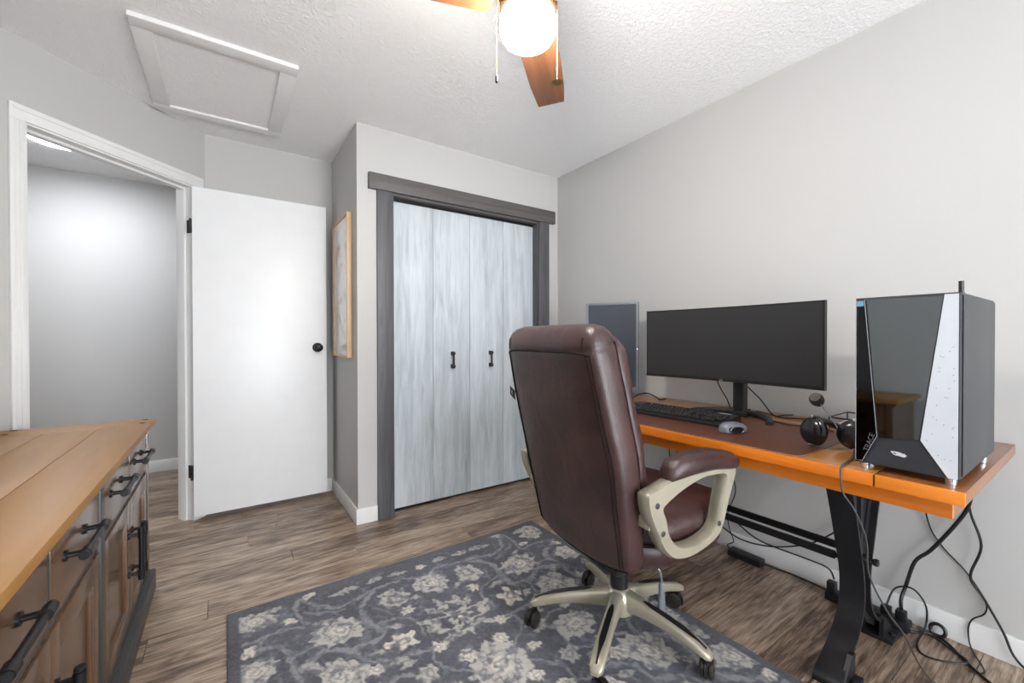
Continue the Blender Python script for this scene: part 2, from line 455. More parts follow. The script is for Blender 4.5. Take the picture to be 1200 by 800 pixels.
# closet surround in grey stained boards
tr = struct_root('trim_2', ((ox0+ox1)/2, 0, 0))
part('side_board', bx((-1.472, -.02, 0), (ox0, 0, 2.05), .002), M_greywood_z, tr, True)
part('side_board', bx((ox1, -.02, 0), (-.103, 0, 2.05), .002), M_greywood_z, tr, True)
part('header_board', bx((-1.523, -.03, 2.05), (-.047, 0, 2.148), .002), M_greywood_x, tr, True)
part('jamb_board', bx((ox0, -.004, 0), (ox0+.012, T, 2.05)), M_greywood_z, tr, True)
part('jamb_board', bx((ox1-.012, -.004, 0), (ox1, T, 2.05)), M_greywood_z, tr, True)
part('head_jamb', bx((ox0+.012, -.004, 2.035), (ox1-.012, T, 2.05)), M_greywood_x, tr, True)
part('track', bx((ox0+.012, .045, 2.015), (ox1-.012, .075, 2.035)), M_black, tr, True)
part('floor_bracket', bx((ox0+.012, .035, 0), (ox0+.07, .06, .006)), M_silver, tr, True)

# two bifold leaves pairs
pwid = (ox1-ox0-.028)/4
for k in range(2):
    d = struct_root('door_%d' % (k+2), (ox0+.014+pwid*(2*k+1), .065, .018))
    for j in range(2):
        xa = ox0+.014+pwid*(2*k+j)+.0012; xb = xa+pwid-.0024
        p = part('panel', bx((xa, .045, .022), (xb, .078, 2.022), .0025), M_closet, d, True)
        if (k, j) in ((0, 1), (1, 0)):
            hx = -.935 if k == 0 else -.624
            bm = BM(); tube(bm, [(hx, .013, .94), (hx, .013, 1.02)], .0065, 10, smooth=False)
            for hz in (.935, 1.025):
                box(bm, (hx-.009, .012, hz-.014), (hx+.009, .046, hz+.014), .003)
                lathe(bm, [(.011, 0), (.011, .006), (.004, .010)], 12, Matrix.Translation((hx, .012, hz)) @ Matrix.Rotation(PI/2, 4, 'X'))
            part('pull_handle', bm, M_black, p, True, label='black iron pull handle')

# white slab entry door, open against the nook wall
d = struct_root('door_1', (-2.415, .6125, .02))
dx0, dx1, dy0, dy1, dz0, dz1 = -2.415, -1.652, .595, .630, .034, 2.064
part('slab', bx((dx0, dy0, dz0), (dx1, dy1, dz1), .002), M_door, d, True)
bm = BM(); my = Matrix.Translation((-1.712, dy0, 1.068)) @ Matrix.Rotation(PI/2, 4, 'X')
lathe(bm, [(.033, 0), (.033, .005), (.028, .009), (.012, .011), (.011, .028), (.024, .036), (.0285, .046), (.0275, .056), (.019, .0625), (.0005, .064)], 28, my)
kn = part('door_knob', bm, M_black, d, True)
bm = BM(); lathe(bm, [(.033, 0), (.033, .005), (.012, .010), (.011, .022), (.026, .034), (.026, .046), (.0005, .05)], 24, Matrix.Translation((-1.712, dy1, 1.068)) @ Matrix.Rotation(-PI/2, 4, 'X'))
part('door_knob', bm, M_black, d, True)
part('latch_plate', bx((dx1-.001, .600, 1.04), (dx1+.0015, .625, 1.096)), M_black, d, True)
for hz in (1.825, .302):
    bm = BM()
    tube(bm, [(dx0-.009, .603, hz-.042), (dx0-.009, .603, hz+.042)], .0065, 10, smooth=False)
    box(bm, (dx0-.010, .604, hz-.040), (dx0+.001, .627, hz+.040))
    xfm = RW @ Matrix.Identity(4)
    b2 = bx((S0+.0005, -.004, hz-.040), (S0+.003, .034, hz+.040), .001); xf(b2, RW)
    me = bpy.data.meshes.new('t'); b2.to_mesh(me); b2.free(); bm.from_mesh(me); bpy.data.meshes.remove(me)
    part('hinge', bm, M_black, d, True)

# ------------------------------------------------------------------ attic hatch
hx0, hx1, hy0, hy1 = -2.569, -1.952, -.383, .449
t = thing('attic_hatch', 'white framed attic access hatch in the textured ceiling', 'hatch', ((hx0+hx1)/2, (hy0+hy1)/2, H))
fw = .072
part('hatch_panel', bx((hx0+fw-.004, hy0+fw-.004, H-.008), (hx1-fw+.004, hy1-fw+.004, H)), MC, t, True)
for lo, hi in (((hx0, hy0), (hx1, hy0+fw)), ((hx0, hy1-fw), (hx1, hy1)), ((hx0, hy0+fw), (hx0+fw, hy1-fw)), ((hx1-fw, hy0+fw), (hx1, hy1-fw))):
    part('frame_board', bx((lo[0], lo[1], H-.02), (hi[0], hi[1], H), .003), M_trim, t, True)

# ------------------------------------------------------------------ ceiling fan
FX, FY = -1.487, -1.600
t = thing('ceiling_fan', 'three blade walnut ceiling fan with lit round white globe', 'ceiling fan', (FX, FY, H))
MF = Matrix.Translation((FX, FY, 0))
part('canopy', lathe(BM(), [(.068, H), (.070, H-.02), (.055, H-.05), (.022, H-.06)], 36, MF), M_bronze, t, True)
part('motor_housing', lathe(BM(), [(.03, 2.385), (.085, 2.37), (.112, 2.34), (.118, 2.29), (.112, 2.23), (.09, 2.20), (.06, 2.185)], 40, MF), M_bronze, t, True)
part('light_fitter', lathe(BM(), [(.06, 2.19), (.078, 2.175), (.085, 2.15), (.086, 2.118), (.080, 2.112)], 40, MF), M_bronze, t, True)
mglobe = emit('lit_globe', (255, 250, 243), 104.0)
part('light_globe', lathe(BM(), [(.070, 2.126), (.079, 2.114), (.0845, 2.094), (.0855, 2.074), (.082, 2.052), (.073, 2.036), (.058, 2.025), (.036, 2.019), (.015, 2.017), (.0005, 2.0168)], 40, MF), mglobe, t, True)
bz = 2.155
for ang in (43.5, 163.5, 283.5):
    Rb = MF @ Matrix.Translation((0, 0, bz)) @ Matrix.Rotation(math.radians(ang), 4, 'Z') @ Matrix.Rotation(math.radians(8), 4, 'X')
    out = []
    def corner(cx, cy, r, a0, a1):
        return [(cx+r*math.cos(a0+(a1-a0)*k/6), cy+r*math.sin(a0+(a1-a0)*k/6)) for k in range(7)]
    out += corner(.130, -.042, .028, PI, 1.5*PI)
    out += [(.30, -.0735), (.45, -.071), (.548, -.062)]
    out += [(.598, .056)]
    out += [(.45, .068), (.30, .0705)]
    out += corner(.130, .042, .028, .5*PI, PI)
    bm = prism(BM(), out, 2, -.003, .003)
    # keep the grain along the blade: own object frame
    bl = link('blade', bm, M_blade, t)
    bl.matrix_parent_inverse = Matrix.Identity(4); bl.matrix_local = Matrix.Translation((-FX, -FY, -H)) @ Rb
    bm = BM(); box(bm, (.06, -.018, .003), (.20, .018, .009), .002); box(bm, (.17, -.042, .003), (.19, .042, .008), .002)
    for sx, sy in ((.18, -.03), (.18, .03), (.155, 0)): lathe(bm, [(.005, -.006), (.005, -.003)], 10, Matrix.Translation((sx, sy, 0)))
    br = link('blade_bracket', bm, M_bronze, bl)
for (cx_, cy_), zt_, zb_, kind in (((-1.576, -1.563), 2.14, 1.915, 0), ((-1.420, -1.658), 2.14, 1.905, 1)):
    bm = BM(); tube(bm, [(cx_, cy_, zt_), (cx_, cy_, zb_)], .0011, 6, smooth=False)
    v = Vector((FX-cx_, FY-cy_, 0)).normalized()
    tube(bm, [(cx_, cy_, zt_), Vector((cx_, cy_, zt_+.006))+v*.02], .005, 8, smooth=False)
    ch = part('pull_chain', bm, M_chain, t, True)
    if kind == 0:
        part('pull_fob', lathe(BM(), [(.002, zb_+.004), (.0042, zb_-.002), (.0042, zb_-.018), (.002, zb_-.021)], 12, Matrix.Translation((cx_, cy_, 0))), M_blackpl, ch, True, label='small dark pull chain fob')
    else:
        part('pull_fob', lathe(BM(), [(.002, zb_), (.013, zb_-.001), (.0185, zb_-.0045), (.013, zb_-.008), (.002, zb_-.009)], 20, Matrix.Translation((cx_, cy_, 0))), M_chain, ch, True, label='disc shaped brass pull chain fob')

# hall ceiling light
t = thing('hall_light', 'lit flush round ceiling light in the hall beyond the doorway', 'ceiling light', (-3.13, 1.27, H))
part('rim', lathe(BM(), [(.165, H), (.168, H-.022), (.155, H-.026)], 40, Matrix.Translation((-3.13, 1.27, 0))), M_trim, t, True)
part('diffuser', lathe(BM(), [(.154, H-.020), (.152, H-.032), (.11, H-.038), (.0005, H-.040)], 40, Matrix.Translation((-3.13, 1.27, 0))), emit('hall_lamp', (244, 248, 255), 58.0), t, True)

# ------------------------------------------------------------------ framed picture on the nook wall
px = -A-.001; py0, py1, pz0, pz1 = .120, .545, 1.01, 1.925
t = thing('framed_picture', 'tall framed print in a light oak frame on the nook wall beside the door', 'picture', (px, (py0+py1)/2, pz0))
fd, fwid = .030, .014
for lo, hi in (((py0, pz0), (py0+fwid, pz1)), ((py1-fwid, pz0), (py1, pz1)), ((py0+fwid, pz0), (py1-fwid, pz0+fwid)), ((py0+fwid, pz1-fwid), (py1-fwid, pz1))):
    part('frame_rail', bx((px-fd, lo[0], lo[1]), (px, hi[0], hi[1]), .0015), M_oak, t, True)
mp, N, L, b = new_mat('picture_print'); tc = N.new('ShaderNodeTexCoord')
n = noise_node(N, L, tc.outputs['Object'], 7, 5, 0.6, 0.8)
r = ramp(N, L, n.outputs['Fac'], [(0.30, (205, 150, 140)), (0.40, (226, 214, 206)), (0.52, (236, 236, 236)), (0.8, (226, 230, 234))])
L.new(r.outputs[0], b.inputs['Base Color']); b.inputs['Roughness'].default_value = 0.15
part('print', bx((px-.021, py0+fwid, pz0+fwid), (px-.008, py1-fwid, pz1-fwid)), mp, t, True)

# ------------------------------------------------------------------ sideboard
SX0, SX1, SZ = -2.985, -2.515, .768           # back, front overhang, top height
XF = -2.540                                   # carcass front
y_far, y_near = -.135, -1.895
t = thing('sideboard', 'long wooden sideboard with honey plank top and black pipe pulls', 'sideboard', ((SX0+SX1)/2, (y_far+y_near)/2, 0))
M_sideend = wood('sideboard_breadboard', [(0.2, (120, 84, 40)), (0.5, (150, 108, 56)), (0.8, (170, 128, 74))], 0, 14, 0.12, 0.48, 0.05, 0.02, broad=0.6, spec=0.3)
bw = (SX1-SX0)/3
for k in range(3):
    part('top_board', bx((SX0+bw*k+.0008, y_near+.16, SZ-.024), (SX0+bw*(k+1)-.0008, y_far-.16, SZ), .0015), M_sidetop, t, True)
for ya, yb in ((y_far-.159, y_far), (y_near, y_near+.159)):
    br = part('breadboard_end', bx((SX0, ya, SZ-.024), (SX1, yb, SZ), .0015), M_sideend, t, True)
for pxx in (SX1-.033, SX0+.043):
    for pyy in (y_far-.02, y_far-.105, y_near+.02, y_near+.105):
        part('wood_plug', lathe(BM(), [(.0105, SZ-.002), (.0105, SZ+.0008), (.008, SZ+.0012)], 14, Matrix.Translation((pxx, pyy, 0))), M_seam, t, True)
part('top_moulding', bx((SX0+.01, y_near+.015, SZ-.040), (SX1-.012, y_far-.015, SZ-.024), .002), M_sidefront, t, True)
bm = BM(); box(bm, (SX0+.015, -1.865, .09), (XF-.022, -.165, SZ-.040))
part('carcass', bm, M_sidefront, t, True)
part('plinth', bx((SX0+.01, -1.89, 0), (SX1-.002, -.14, .088), .006), M_plinth, t, True)
# face frame
stiles = [(-.165, -.198), (-.988, -1.036), (-1.832, -1.865)]
for a, bb in stiles:
    part('stile', bx((XF-.022, bb, .088), (XF+.003, a, SZ-.040), .0015), M_sidedark if a == -.988 else M_sidefront, t, True)
part('bottom_rail', bx((XF-.022, -1.832, .088), (XF, -.198, .108)), M_sidedark, t, True)
part('mid_rail', bx((XF-.022, -1.832, .545), (XF-.006, -.198, .562)), M_sidedark, t, True)
def pipe_pull(bm, p0, p1, xbar, xface):
    """bar with two posts reaching to the face"""
    a, c = Vector(p0), Vector(p1); d = (c-a).normalized()
    tube(bm, [a-d*.018, c+d*.018], .0075, 12, smooth=False)
    for q in (a, c):
        tube(bm, [q-d*.013, q+d*.013], .0108, 12, smooth=False)
        tube(bm, [Vector((xface, q.y, q.z)), q], .0058, 10, smooth=False)
        tube(bm, [Vector((xface, q.y, q.z)), Vector((xface+.005, q.y, q.z))], .012, 12, smooth=False)
    for q in (a-d*.019, c+d*.019): tube(bm, [q-d*.004, q+d*.004], .0095, 12, smooth=False)
XB = -2.505
drawers = [(-.201, -.586), (-.598, -.985), (-1.040, -1.425), (-1.445, -1.829)]
for i, (a, bb) in enumerate(drawers):
    dr = part('drawer', bx((XF-.022, bb, .566), (XF, a, SZ-.044), .002), M_sidefront, t, True)
    yc = (a+bb)/2-.030
    bm = BM(); pipe_pull(bm, (XB, yc-.078, .662), (XB, yc+.078, .662), XB, XF)
    part('pull_bar', bm, M_black, dr, True, label='black pipe pull bar')
    if i in (1, 3):
        continue
part('divider', bx((XF-.022, -.597, .566), (XF-.004, -.587, SZ-.044)), M_sidedark, t, True)
part('divider', bx((XF-.022, -1.444, .566), (XF-.002, -1.426, SZ-.044)), M_sidedark, t, True)
for i, (a, bb) in enumerate(drawers):
    if i == 2: bb = -1.434
    if i == 3: a = -1.436
    if i == 0: bb = -.591
    if i == 1: a = -.593
    z0, z1, f = .111, .543, .062
    dn = BM()
    box(dn, (XF-.022, bb, z0), (XF, bb+f, z1), .0015); box(dn, (XF-.022, a-f, z0), (XF, a, z1), .0015)
    box(dn, (XF-.022, bb+f, z0), (XF, a-f, z0+f), .0015); box(dn, (XF-.022, bb+f, z1-f), (XF, a-f, z1), .0015)
    do = part('cabinet_door', dn, M_sidefront, t, True)
    part('door_panel', bx((XF-.020, bb+f-.004, z0+f-.004), (XF-.012, a-f+.004, z1-f+.004)), M_sidefront, do, True)
    bm = BM()
    for lo, hi in (((bb+f, z0+f), (bb+f+.008, z1-f)), ((a-f-.008, z0+f), (a-f, z1-f)), ((bb+f, z0+f), (a-f, z0+f+.008)), ((bb+f, z1-f-.008), (a-f, z1-f))):
        box(bm, (XF-.013, lo[0], lo[1]), (XF-.004, hi[0], hi[1]), .002)
    part('panel_moulding', bm, M_sidefront, do, True)
    yh = (bb+.031) if i in (0, 2) else (a-.031)
    bm = BM(); pipe_pull(bm, (XB, yh, .285), (XB, yh, .425), XB, XF)
    part('pull_bar', bm, M_black, do, True, label='black vertical pipe pull')

# ------------------------------------------------------------------ rug
RX0, RX1, RY0, RY1, RT = -2.252, -.700, -.573, -2.90, .011
def rug_mesh():
    nu, nv = 389, 470
    us = np.linspace(0, RX1-RX0, nu); vs_ = np.linspace(0, RY0-RY1, nv)
    U, V = np.meshgrid(us, vs_)
    rng = np.random.RandomState(3)
    def vnoise(cell, seed):
        r = np.random.RandomState(seed); gx = int(1.6/cell)+3; gy = int(2.4/cell)+3
        g = r.rand(gy, gx); x = U/cell; yv = V/cell
        xi = x.astype(int); yi = yv.astype(int); fx = x-xi; fy = yv-yi
        fx = fx*fx*(3-2*fx); fy = fy*fy*(3-2*fy)
        return (g[yi, xi]*(1-fx)+g[yi, xi+1]*fx)*(1-fy)+(g[yi+1, xi]*(1-fx)+g[yi+1, xi+1]*fx)*fy
    # fold: mirror about the long axis and about the big centre palmettes
    Uf = .776-np.abs(U-.776) + (vnoise(.09, 1)-.5)*.030 + (vnoise(.028, 21)-.5)*.016 + (vnoise(.011, 23)-.5)*.010
    Vf = np.where(V > .846, 1.692-V, V); Vf = np.where(Vf < 0, -Vf, Vf) + (vnoise(.09, 2)-.5)*.030 + (vnoise(.028, 22)-.5)*.016 + (vnoise(.011, 24)-.5)*.010
    lightg = np.zeros_like(U); cream = np.zeros_like(U); mid = np.zeros_like(U); dark = np.zeros_like(U)
    sm = lambda d, e=.004: np.clip(.5-d/e*.5, 0, 1)
    def pol(cu, cv, rot=0):
        du = Uf-cu; dv = Vf-cv
        return np.hypot(du, dv), np.arctan2(dv, du)+rot
    def put(layer, m): np.maximum(layer, m, out=layer)
    def flower(cu, cv, r, n, layer, depth=.3, core=.28, rot=0, ring=True, sharp=1.0):
        R, th = pol(cu, cv, rot)
        edge = r*(1-depth*(.5-.5*np.cos(n*th))**sharp)
        m = sm(R-edge); put(layer, m)
        np.copyto(dark, np.maximum(dark, sm(np.abs(R-r*core*1.35)-r*.10)*(m > 0)*.75)) if ring else None
        # petal separations
        sep = sm(np.abs(np.sin(n*th/2))*R-.0035, .004)*sm(r*core*1.5-R, .01)*m
        np.copyto(dark, np.maximum(dark, sep*.55))
    def palmette(cu, cv, r, layer, rot, n=9, squash=.8):
        du = Uf-cu; dv = Vf-cv; c, s = math.cos(rot), math.sin(rot)
        a = du*c+dv*s; bq = (-du*s+dv*c)/squash
        R = np.hypot(a, bq); th = np.arctan2(bq, a)
        saw = np.abs(((th*n/(2*PI)) % 1)*2-1)
        edge = r*(.80+.20*saw**1.5)
        m = sm(R-edge); put(layer, m)
        saw2 = np.abs(((th*n/(2*PI)+.5) % 1)*2-1)
        d2 = np.abs(R-r*(.40+.16*saw2))-r*.045
        np.copyto(dark, np.maximum(dark, sm(d2)*m*.8))
        put(cream, sm(R-r*.30)*.9)
        np.copyto(dark, np.maximum(dark, sm(np.abs(R-r*.17)-r*.05)*.7*m))
    def stroke(pts, wd, layer, amt=1.0):
        P = spline([(p[0], p[1], 0) for p in pts], 6)
        D = np.full_like(U, 9.)
        for p, q in zip(P[:-1], P[1:]):
            d = q-p; l2 = d.x*d.x+d.y*d.y+1e-12
            tt = np.clip(((Uf-p.x)*d.x+(Vf-p.y)*d.y)/l2, 0, 1)
            np.minimum(D, np.hypot(Uf-p.x-tt*d.x, Vf-p.y-tt*d.y), out=D)
        put(layer, sm(D-wd*(.75+.5*vnoise(.07, 5)))*amt)
    def leaf(cu, cv, l, wd, rot, layer, amt=1.0):
        du = Uf-cu; dv = Vf-cv; c, s = math.cos(rot), math.sin(rot); a = du*c+dv*s; bq = -du*s+dv*c
        prof = wd*np.clip(1-(a/l)**2, 0, 1)*(1+.25*np.cos(a*220))
        m = sm(np.abs(bq)-prof)*(np.abs(a) < l)
        put(layer, m*amt); np.copyto(dark, np.maximum(dark, sm(np.abs(bq)-.0022)*m*.5))
    # vines
    V1 = [(.257, .242), (.24, .179), (.236, .123), (.258, .058), (.303, .112), (.326, .168), (.364, .205), (.407, .212), (.469, .196), (.53, .171), (.626, .171), (.688, .166), (.738, .207)]
    V2 = [(.049, .256), (.098, .247), (.163, .241), (.239, .26)]
    V3 = [(.091, .302), (.155, .329), (.194, .389), (.195, .453), (.182, .524), (.20, .60), (.26, .66), (.24, .74), (.16, .78)]
    V4 = [(.207, .498), (.247, .466), (.296, .451), (.348, .478), (.393, .493), (.42, .486), (.476, .492), (.493, .453), (.475, .403), (.46, .32), (.46, .266), (.505, .216), (.543, .192)]
    V6 = [(.393, .493), (.408, .568), (.433, .601), (.47, .625), (.516, .636), (.57, .639), (.614, .643)]
    V7 = [(.475, .403), (.53, .400), (.582, .423), (.633, .485), (.632, .561)]
    V8 = [(.30, .70), (.38, .74), (.46, .72), (.52, .76), (.50, .83), (.56, .88)]
    V9 = [(.614, .643), (.60, .72), (.66, .80), (.72, .83)]
    for pts, wd in ((V1, .0085), (V2, .007), (V3, .011), (V4, .011), (V6, .007), (V7, .005), (V8, .008), (V9, .005)): stroke(pts, wd, mid, .95)
    stroke([(.091, .302), (.107, .253), (.13, .242)], .007, mid)
    stroke([(.27, .16), (.33, .22), (.40, .24)], .005, mid, .7); stroke([(.20, .42), (.25, .40), (.28, .43)], .006, mid, .8)
    stroke([(.50, .30), (.53, .33), (.55, .38)], .0035, mid, .7); stroke([(.44, .50), (.45, .56), (.50, .60)], .0035, mid, .7)
    # big blossoms
    palmette(.352, .366, .115, lightg, .35, 11, .78)
    palmette(.100, .118, .085, lightg, .8, 8, .8)
    palmette(.080, .413, .085, lightg, 0, 9, .85)
    palmette(.312, .598, .105, lightg, 1.2, 10, .85)
    palmette(.776, .268, .088, lightg, PI/2, 10, .9)
    palmette(.776, .846, .125, lightg, PI/2, 12, .9)
    palmette(.10, .70, .095, lightg, .2, 10, .85)
    palmette(.42, .846, .10, lightg, 0, 10, .85)
    flower(.601, .281, .072, 8, lightg, .22, .30)
    flower(.538, .548, .062, 5, cream, .42, .22, .5)
    flower(.20, .846, .070, 8, lightg, .25, .3)
    flower(.55, .75, .045, 6, lightg, .35, .25)
    for cu, cv, r in ((.626, .402, .031), (.641, .646, .032), (.706, .741, .034), (.406, .641, .034), (.776, .214, .022), (.38, .72, .028), (.165, .60, .028), (.62, .86, .03)): flower(cu, cv, r, 7, cream, .28, .3)
    for cu, cv, rot in ((.2, .204, .4), (.06, .298, 2.2), (.297, .05, .2), (.776, .113, 1.57)): leaf(cu, cv, .033, .019, rot, cream)
    # centre medallion of lace-like arms
    R, th = pol(.776, .548)
    put(lightg, sm(np.abs(R-.085-.022*np.cos(4*th)-.012*np.cos(9*th))-.012))
    put(lightg, sm(np.abs(R-.045-.010*np.cos(6*th))-.009)); put(cream, sm(R-.022))
    np.copyto(dark, np.maximum(dark, sm(R-.008)*.7))
    for k in range(6):
        a = k*PI/3+.3; leaf(.776+.12*math.cos(a), .548+.12*math.sin(a), .038, .015, a, lightg)
    # edge sprays and leaves
    for cu, cv, l, wd, rot in ((.455, .106, .05, .02, .1), (.552, .093, .04, .017, -.2), (.158, .075, .035, .016, .1), (.66, .10, .05, .016, .2), (.40, .115, .03, .012, .5),
                               (.07, .55, .04, .017, 1.4), (.065, .62, .04, .015, 1.7), (.07, .82, .045, .018, 1.5), (.455, .565, .035, .014, .4), (.53, .45, .04, .013, .5), (.48, .65, .04, .013, .1),
                               (.70, .46, .035, .016, .9), (.68, .34, .03, .012, .4), (.50, .68, .035, .013, -.4), (.24, .50, .04, .014, .9), (.31, .27, .04, .012, .3), (.66, .56, .025, .010, 1.2), (.71, .62, .03, .012, .8)):
        leaf(cu, cv, l, wd, rot, lightg, .9)
    n1 = vnoise(.012, 11); n2 = vnoise(.028, 12); n3 = vnoise(.14, 13); n0 = rng.rand(*U.shape)
    wear = np.clip(.95-1.5*np.clip(n1*.55+n2*.45-.50, 0, 1)*2.2, .12, .95)
    # faint all-over mottling of the field
    n4 = vnoise(.05, 14); mid2 = np.clip((n2*.6+n1*.4-.55)*2.8, 0, 1)*.62*np.clip(n4*2-.35, 0, 1)
    L3 = lambda c: np.array(lin(c)[:3])
    base = L3((90, 91, 98))[None, None]*(0.82+.36*n3+.18*(n0-.5)+.2*(n1-.5))[..., None]
    col = base
    def mixc(col, c, m): m = (m[..., None]); return col*(1-m)+L3(c)[None, None]*m
    inner = np.clip(np.minimum(np.minimum(U, (RX1-RX0)-U), np.minimum(V, (RY0-RY1)-V))-.035, 0, .01)/.01
    col = mixc(col, (138, 142, 150), mid2*inner)
    col = mixc(col, (150, 150, 152), mid*.85*wear*inner)
    col = mixc(col, (184, 181, 175), lightg*wear*inner)
    col = mixc(col, (214, 207, 196), cream*wear*inner)
    col = mixc(col, (92, 93, 99), dark*.85*inner)
    col = col*(.90+.2*n0)[..., None]
    # mesh
    Zg = RT + .0016*(n0-.5) + .0012*(np.maximum(lightg, cream)*inner)
    e = np.minimum(np.minimum(U, (RX1-RX0)-U), np.minimum(V, (RY0-RY1)-V)); Zg = Zg-np.clip(.006-e, 0, .006)**2*90
    verts = np.stack([RX0+U, RY0-V, Zg], -1).reshape(-1, 3)
    idx = np.arange(nu*nv).reshape(nv, nu)
    q = np.stack([idx[:-1, :-1], idx[1:, :-1], idx[1:, 1:], idx[:-1, 1:]], -1).reshape(-1, 4)
    me = bpy.data.meshes.new('area_rug')
    # rim down to the floor
    rim = np.concatenate([idx[0, :], idx[1:, -1], idx[-1, -2::-1], idx[-2:0:-1, 0]])
    low = verts[rim].copy(); low[:, 2] = 0.0005
    n0v = len(verts); verts = np.concatenate([verts, low]); k = len(rim)
    ar = np.arange(k); rq = np.stack([rim, rim[(ar+1) % k], n0v+(ar+1) % k, n0v+ar], -1)
    allq = np.concatenate([q, rq])
    me.vertices.add(len(verts)); me.vertices.foreach_set('co', verts.astype(np.float32).ravel())
    me.loops.add(len(allq)*4); me.loops.foreach_set('vertex_index', allq.astype(np.int32).ravel())
    me.polygons.add(len(allq)); me.polygons.foreach_set('loop_start', (np.arange(len(allq))*4).astype(np.int32))
    me.update(calc_edges=True); me.validate()
    ca = me.color_attributes.new('pattern', 'FLOAT_COLOR', 'POINT')
    cc = np.ones((len(verts), 4), np.float32); cc[:n0v, :3] = np.clip(col, 0, 1).reshape(-1, 3); cc[n0v:, :3] = L3((60, 62, 70))
    ca.data.foreach_set('color', cc.ravel())
    return me
me = rug_mesh()
m, N, L, b = new_mat('rug_wool'); at = N.new('ShaderNodeAttribute'); at.attribute_name = 'pattern'
L.new(at.outputs['Color'], b.inputs['Base Color']); b.inputs['Roughness'].default_value = 0.95; b.inputs['Specular IOR Level'].default_value = 0.1
b.inputs['Sheen Weight'].default_value = 0.15
tc = N.new('ShaderNodeTexCoord'); n = noise_node(N, L, tc.outputs['Object'], 420, 2); bump(N, L, n.outputs['Fac'], b, 0.5, 0.004)
me.materials.append(m)
o = bpy.data.objects.new('area_rug', me); C.objects.link(o)
tag(o, 'slate blue area rug with grey and cream floral scroll pattern', 'rug')

# ------------------------------------------------------------------ desk
DZ, DT = .765, .033
DX0, DX1, DY0, DY1 = -.822, -.022, -2.42, -.70
DB = DZ-DT
t = thing('desk', 'honey wood desk with black cast iron pedestal legs and twin stretcher rods', 'desk', ((DX0+DX1)/2, (DY0+DY1)/2, 0))
be = .168
M_desktop = wood('honey_desk_wood_top_reflection_dulled', [(0.2, (138, 88, 42)), (0.5, (168, 112, 56)), (0.8, (190, 136, 78))], 1, 26, 0.05, 0.28, 0.04, 0.02, coat=0.25)  # same wood, duller tone painted in for reflections on the top
part('desk_top', bx((DX0+.010, DY0+be+.002, DB), (DX1, DY1-be-.002, DZ), .001), M_desktop, t, True)
part('lit_front_edge', bx((DX0, DY0+be+.002, DB), (DX0+.010, DY1-be-.002, DZ), .0015), M_desk, t, True)  # strip added to carry the vivid lit tone of the front edge
for a, bb in ((DY0, DY0+be-.002), (DY1-be+.002, DY1)):
    part('lit_front_edge', bx((DX0, a, DB), (DX0+.010, bb, DZ), .0015), M_desk, t, True)
M_deskend = wood('honey_desk_wood_end_cool_lit', [(0.2, (104, 62, 32)), (0.5, (132, 82, 44)), (0.8, (156, 104, 62))], 0, 26, 0.05, 0.28, 0.06, 0.02, coat=0.25)  # same wood, browner tone painted in for bluish light on the ends
for a, bb in ((DY0, DY0+be-.002), (DY1-be+.002, DY1)):
    part('breadboard_end', bx((DX0+.010, a, DB), (DX1, bb, DZ), .002), M_deskend, t, True)
AX = -.770; AZ = .680
part('apron', bx((AX, -1.812, AZ+.001), (AX+.018, -2.391, DB)), M_desk, t, True)
part('apron', bx((AX, DY1-.03, AZ+.001), (AX+.018, -1.308, DB)), M_desk, t, True)
part('drawer_front', bx((AX+.004, -1.806, AZ), (AX+.022, -1.314, DB-.002), .001), M_desk, t, True)
part('back_apron', bx((-.075, -2.391, AZ), (-.057, DY1-.03, DB)), M_desk, t, True)
for ya in (-2.391, DY1-.048):
    part('side_apron', bx((AX+.018, ya, AZ), (-.075, ya+.018, DB)), M_deskend, t, True)
part('drawer_box', bx((AX+.022, -1.78, AZ+.005), (-.30, -1.34, DB-.004)), M_desk, t, True)
LC = -.385
hz = [(.0, .262), (.022, .258), (.05, .205), (.085, .140), (.13, .078), (.186, .040), (.25, .034), (.32, .046), (.40, .074), (.50, .110), (.60, .150), (.68, .190)]
def hw(z):
    for (a, fa), (c, fc) in zip(hz[:-1], hz[1:]):
        if a <= z <= c: return fa+(fc-fa)*(z-a)/(c-a)
    return hz[-1][1]
sp = spline([(h, z, 0) for z, h in hz], 5)
def leg_bar(bm, yc, sgn):
    n = len(sp); rings = []
    for i, p in enumerate(sp):
        tq = (sp[min(i+1, n-1)]-sp[max(i-1, 0)]).normalized(); nn = Vector((tq.y, -tq.x, 0))   # outward
        for_in = .030
        o_ = p; q_ = p-nn*for_in
        hy = .036+.006*abs(p.y-.3)
        r = []
        for (pt, yy) in ((o_, -hy), (o_, hy), (q_*.35+o_*.65, hy), (q_*.35+o_*.65, hy*.45), (q_, hy*.35), (q_, -hy*.35), (q_*.35+o_*.65, -hy*.45), (q_*.35+o_*.65, -hy)):
            r.append(Vector((LC+sgn*max(pt.x, .003), yc+yy, max(pt.y, .0))))
        rings.append(r)
    loft(bm, rings)
